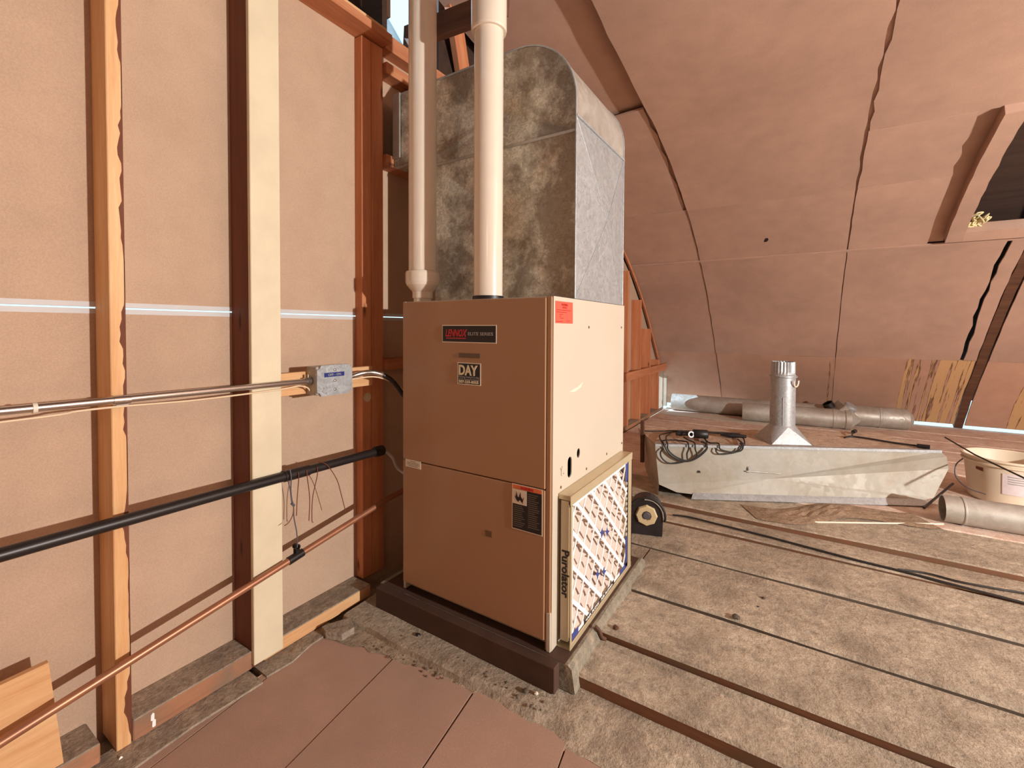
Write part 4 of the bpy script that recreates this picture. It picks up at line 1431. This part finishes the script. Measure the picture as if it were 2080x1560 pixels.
MB().lathe([(.0, 0), (.115, 0), (.115, .32), (.118, .325), (.118, .34), (.115, .345), (.115, .52), (.105, .58), (.06, .62), (0, .63)], (.44, 6.36, .086), (1, .10, 0), 40).build('tube', M['galv_d'], rd3)
ft = lab(MB().box(-.12, .12, -.10, .10, -.10, .10, .01).build('fitting', M['galv_d'], rd2), 'dented square fitting at the end of the duct')
ft.rotation_euler = (.3, .75, .5)
ft.location = Vector((.43, 6.2, .1)) - rd2.location
MB().lathe([(.0, .02), (.06, .02), (.065, 0), (.065, -.06)], (.50, 6.16, .21), (.5, -.2, .8), 20).build('collar', M['galv_c'], rd2)
MB().lathe([(.045, .02), (.055, .02), (.055, -.06)], (.30, 6.20, .21), (-.5, -.2, .8), 20).build('collar', M['iron'], rd2)
ms = tag(MB().prism([(-1.46, 5.90), (-.27, 5.80), (-.22, 5.97), (-1.43, 6.14)], (0, 0, -.0305), X, Y, (0, 0, .003)).build('metal_strip', M['sheetpale']), 'pale metal strip on the floor in front of the eave ducts', 'strip')

# ------------------------------------------------------------------ bucket, rods and the near duct
BC = (1.15, 4.13)
bk = thing('bucket', 'white plastic bucket with raised rim at the right edge', 'bucket', (BC[0], BC[1], -.03))
br = .205
MB().lathe([(0, .004), (br * .86, 0), (br * .88, .01), (br * .985, .235), (br * 1.06, .237), (br * 1.06, .247), (br * .99, .249), (br * 1.0, .262), (br * 1.06, .264), (br * 1.075, .270), (br * 1.06, .278), (br * 1.0, .279), (br * .975, .272), (br * .84, .014), (0, .012)], (BC[0], BC[1], -.03), Z, 48).build('shell', M['bucket'], bk)


def bk_pt(a, h, off=.003):
    r = br * (.88 + .105 * (h - .01) / .225) + off
    return (BC[0] + r * math.cos(a), BC[1] + r * math.sin(a), -.03 + h)


vs = []
for k in range(15):
    a = math.radians(-112 + 75 * k / 14)
    vs += [bk_pt(a, .075), bk_pt(a, .205)]
MB().add(vs, [(2 * i, 2 * i + 1, 2 * i + 3, 2 * i + 2) for i in range(14)], True).build('paper_label', M['bucketlabel'], bk)
vs = []
for k in range(4):
    a = math.radians(-149 + 12 * k / 3)
    vs += [bk_pt(a, .190 + .002 * (3 - k)), bk_pt(a, .214)]
MB().add(vs, [(2 * i, 2 * i + 1, 2 * i + 3, 2 * i + 2) for i in range(3)], True).build('red_sticker', M['wire'], bk)
rows = MB()
for r_ in range(4):
    vs = []
    for k in range(8):
        a = math.radians(-105 + 45 * k / 7)
        vs += [bk_pt(a, .185 - r_ * .014, .0042), bk_pt(a, .190 - r_ * .014, .0042)]
    rows.add(vs, [(2 * i, 2 * i + 1, 2 * i + 3, 2 * i + 2) for i in range(7)], True)
rows.build('text_line', M['lettergrey'], bk)['kind'] = 'stuff'
MB().tube(smooth_path([bk_pt(math.radians(-175), .235, .012), bk_pt(math.radians(-172), .19, .055), bk_pt(math.radians(-165), .12, .075), bk_pt(math.radians(-150), .07, .06), bk_pt(math.radians(-130), .055, .03)], 6), .0035, 8).build('bail_handle', M['wiregrey'], bk)
tag(MB().tube([(.885, 4.30, .300), (.94, 3.90, .28), (1.04, 3.30, .275)], .005, 8).build('thin_rod', M['iron']), 'thin black rod lying across the rim of the bucket', 'rod')
tag(MB().tube([(.889, 4.10, .03), (.66, 3.62, -.022)], .007, 8).build('thin_rod', M['iron']), 'short dark rod leaning by the right end of the hood', 'rod')
tag(MB().tube([(.096, 3.026, -.027), (.70, 3.39, -.027)], .005, 8).build('thin_rod', M['pale']), 'thin white rod on the deck left of the near duct', 'rod')
nd = thing('round_duct', 'near grey round duct with a dark open end beside the bucket', 'duct', (.71, 3.46, -.03))
MB().lathe([(.069, .30), (.069, 0), (.074, -.001), (.0735, .075), (.077, .078), (.077, .084), (.0755, .087), (.0755, 2.2)], (.708, 3.455, .044), (1, .03, 0), 40).build('tube', M['galv_d'], nd)
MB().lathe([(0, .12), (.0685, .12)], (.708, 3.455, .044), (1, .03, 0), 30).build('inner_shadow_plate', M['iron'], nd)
# crumpled paper under the hood
mb = MB()
n, m = 16, 7
vs = []
for i in range(n + 1):
    for j in range(m + 1):
        u = .50 + .95 * i / n
        v = -.32 + .22 * j / m - .06 * math.sin(i * .5)
        e = min(i, n - i, j * 2, (m - j) * 2) / 3
        vs.append(hp(u, v, -.028 + min(1, e) * (.006 + .012 * abs(math.sin(i * 1.3 + j)) * R_.uniform(.4, 1))))
mb.add(vs, [(i * (m + 1) + j, i * (m + 1) + j + 1, (i + 1) * (m + 1) + j + 1, (i + 1) * (m + 1) + j) for i in range(n) for j in range(m)])
tag(mb.build('crumpled_paper', M['paper']), 'dusty crumpled brown paper in front of the hood', 'paper')

# ------------------------------------------------------------------ old blower on the deck behind the filter
bw = thing('blower_motor', 'old black belt blower with a pale pulley on the deck', 'motor', (-.70, 2.36, -.03))
prof = [(-.20, -.029), (.125, -.029), (.128, .06)] + [(.045 + .085 * math.cos(a), .075 + .085 * math.sin(a)) for a in [PI * k / 12 for k in range(1, 10)]] + [(-.03, .11), (-.05, .07), (-.20, .05)]
BX, BY = -.70, 2.345
u_ = Vector((.96, .28, 0)).normalized()
v_ = Vector((-u_.y, u_.x, 0))
MB().prism(prof, (BX, BY, 0), u_, Z, v_ * .11).build('housing', M['black_blower'], bw)
pc = Vector((BX, BY, .075)) + u_ * .045
MB().lathe([(.022, .004), (.026, .012), (.050, .012), (.056, .004), (.056, 0)], pc, -v_, 8, smooth=False).lathe([(0, .004), (.022, .004)], pc, -v_, 20).build('pulley', M['pulley'], bw)
MB().lathe([(0, .016), (.016, .016), (.020, .010), (.020, .002)], pc, -v_, 20).build('shaft_end', M['wiregrey'], bw)
pts = [pc + u_ * (.094 * math.cos(a)) + Vector((0, 0, .094 * math.sin(a))) - v_ * .006 for a in [-.25 + (PI - .3) * k / 16 for k in range(17)]]
MB().tube(pts + [pts[-1] - u_ * .13 + Vector((0, 0, .012))], .006, 8).build('belt', M['rubber'], bw)
pts = [pc + u_ * (.083 * math.cos(a)) + Vector((0, 0, .083 * math.sin(a))) - v_ * .004 for a in [.0 + 1.7 * k / 12 for k in range(13)]]
MB().tube(pts, .0035, 8).build('guard_rim', M['galv_d'], bw)
MB().box(-.05, .05, -.03, .03, -.025, .025, .006).build('motor_can', M['wiregrey'], bw).location = (-.10, -.01, .13)
# cables lying over the deck
tag(MB().tube(smooth_path([(-.60, 2.70, -.031), (-.512, 2.715, -.029), (-.354, 2.703, -.029), (-.115, 2.68, -.028), (.056, 2.655, -.027), (.25, 2.63, -.027), (.44, 2.615, -.026), (.652, 2.59, -.027), (1.0, 2.58, -.032), (1.6, 2.62, -.028)], 6), .0055, 8).build('long_cable', M['rubber']), 'long black cable snaking along the deck in front of the hood', 'cable')
tag(MB().tube(smooth_path([(.40, 2.635, -.028), (.50, 2.665, -.030), (.604, 2.650, -.029), (.72, 2.665, -.030), (.85, 2.69, -.032), (1.3, 2.72, -.033)], 6), .0045, 8).build('branch_cable', M['rubber']), 'thin black cable branching off the long one at the right edge', 'cable')
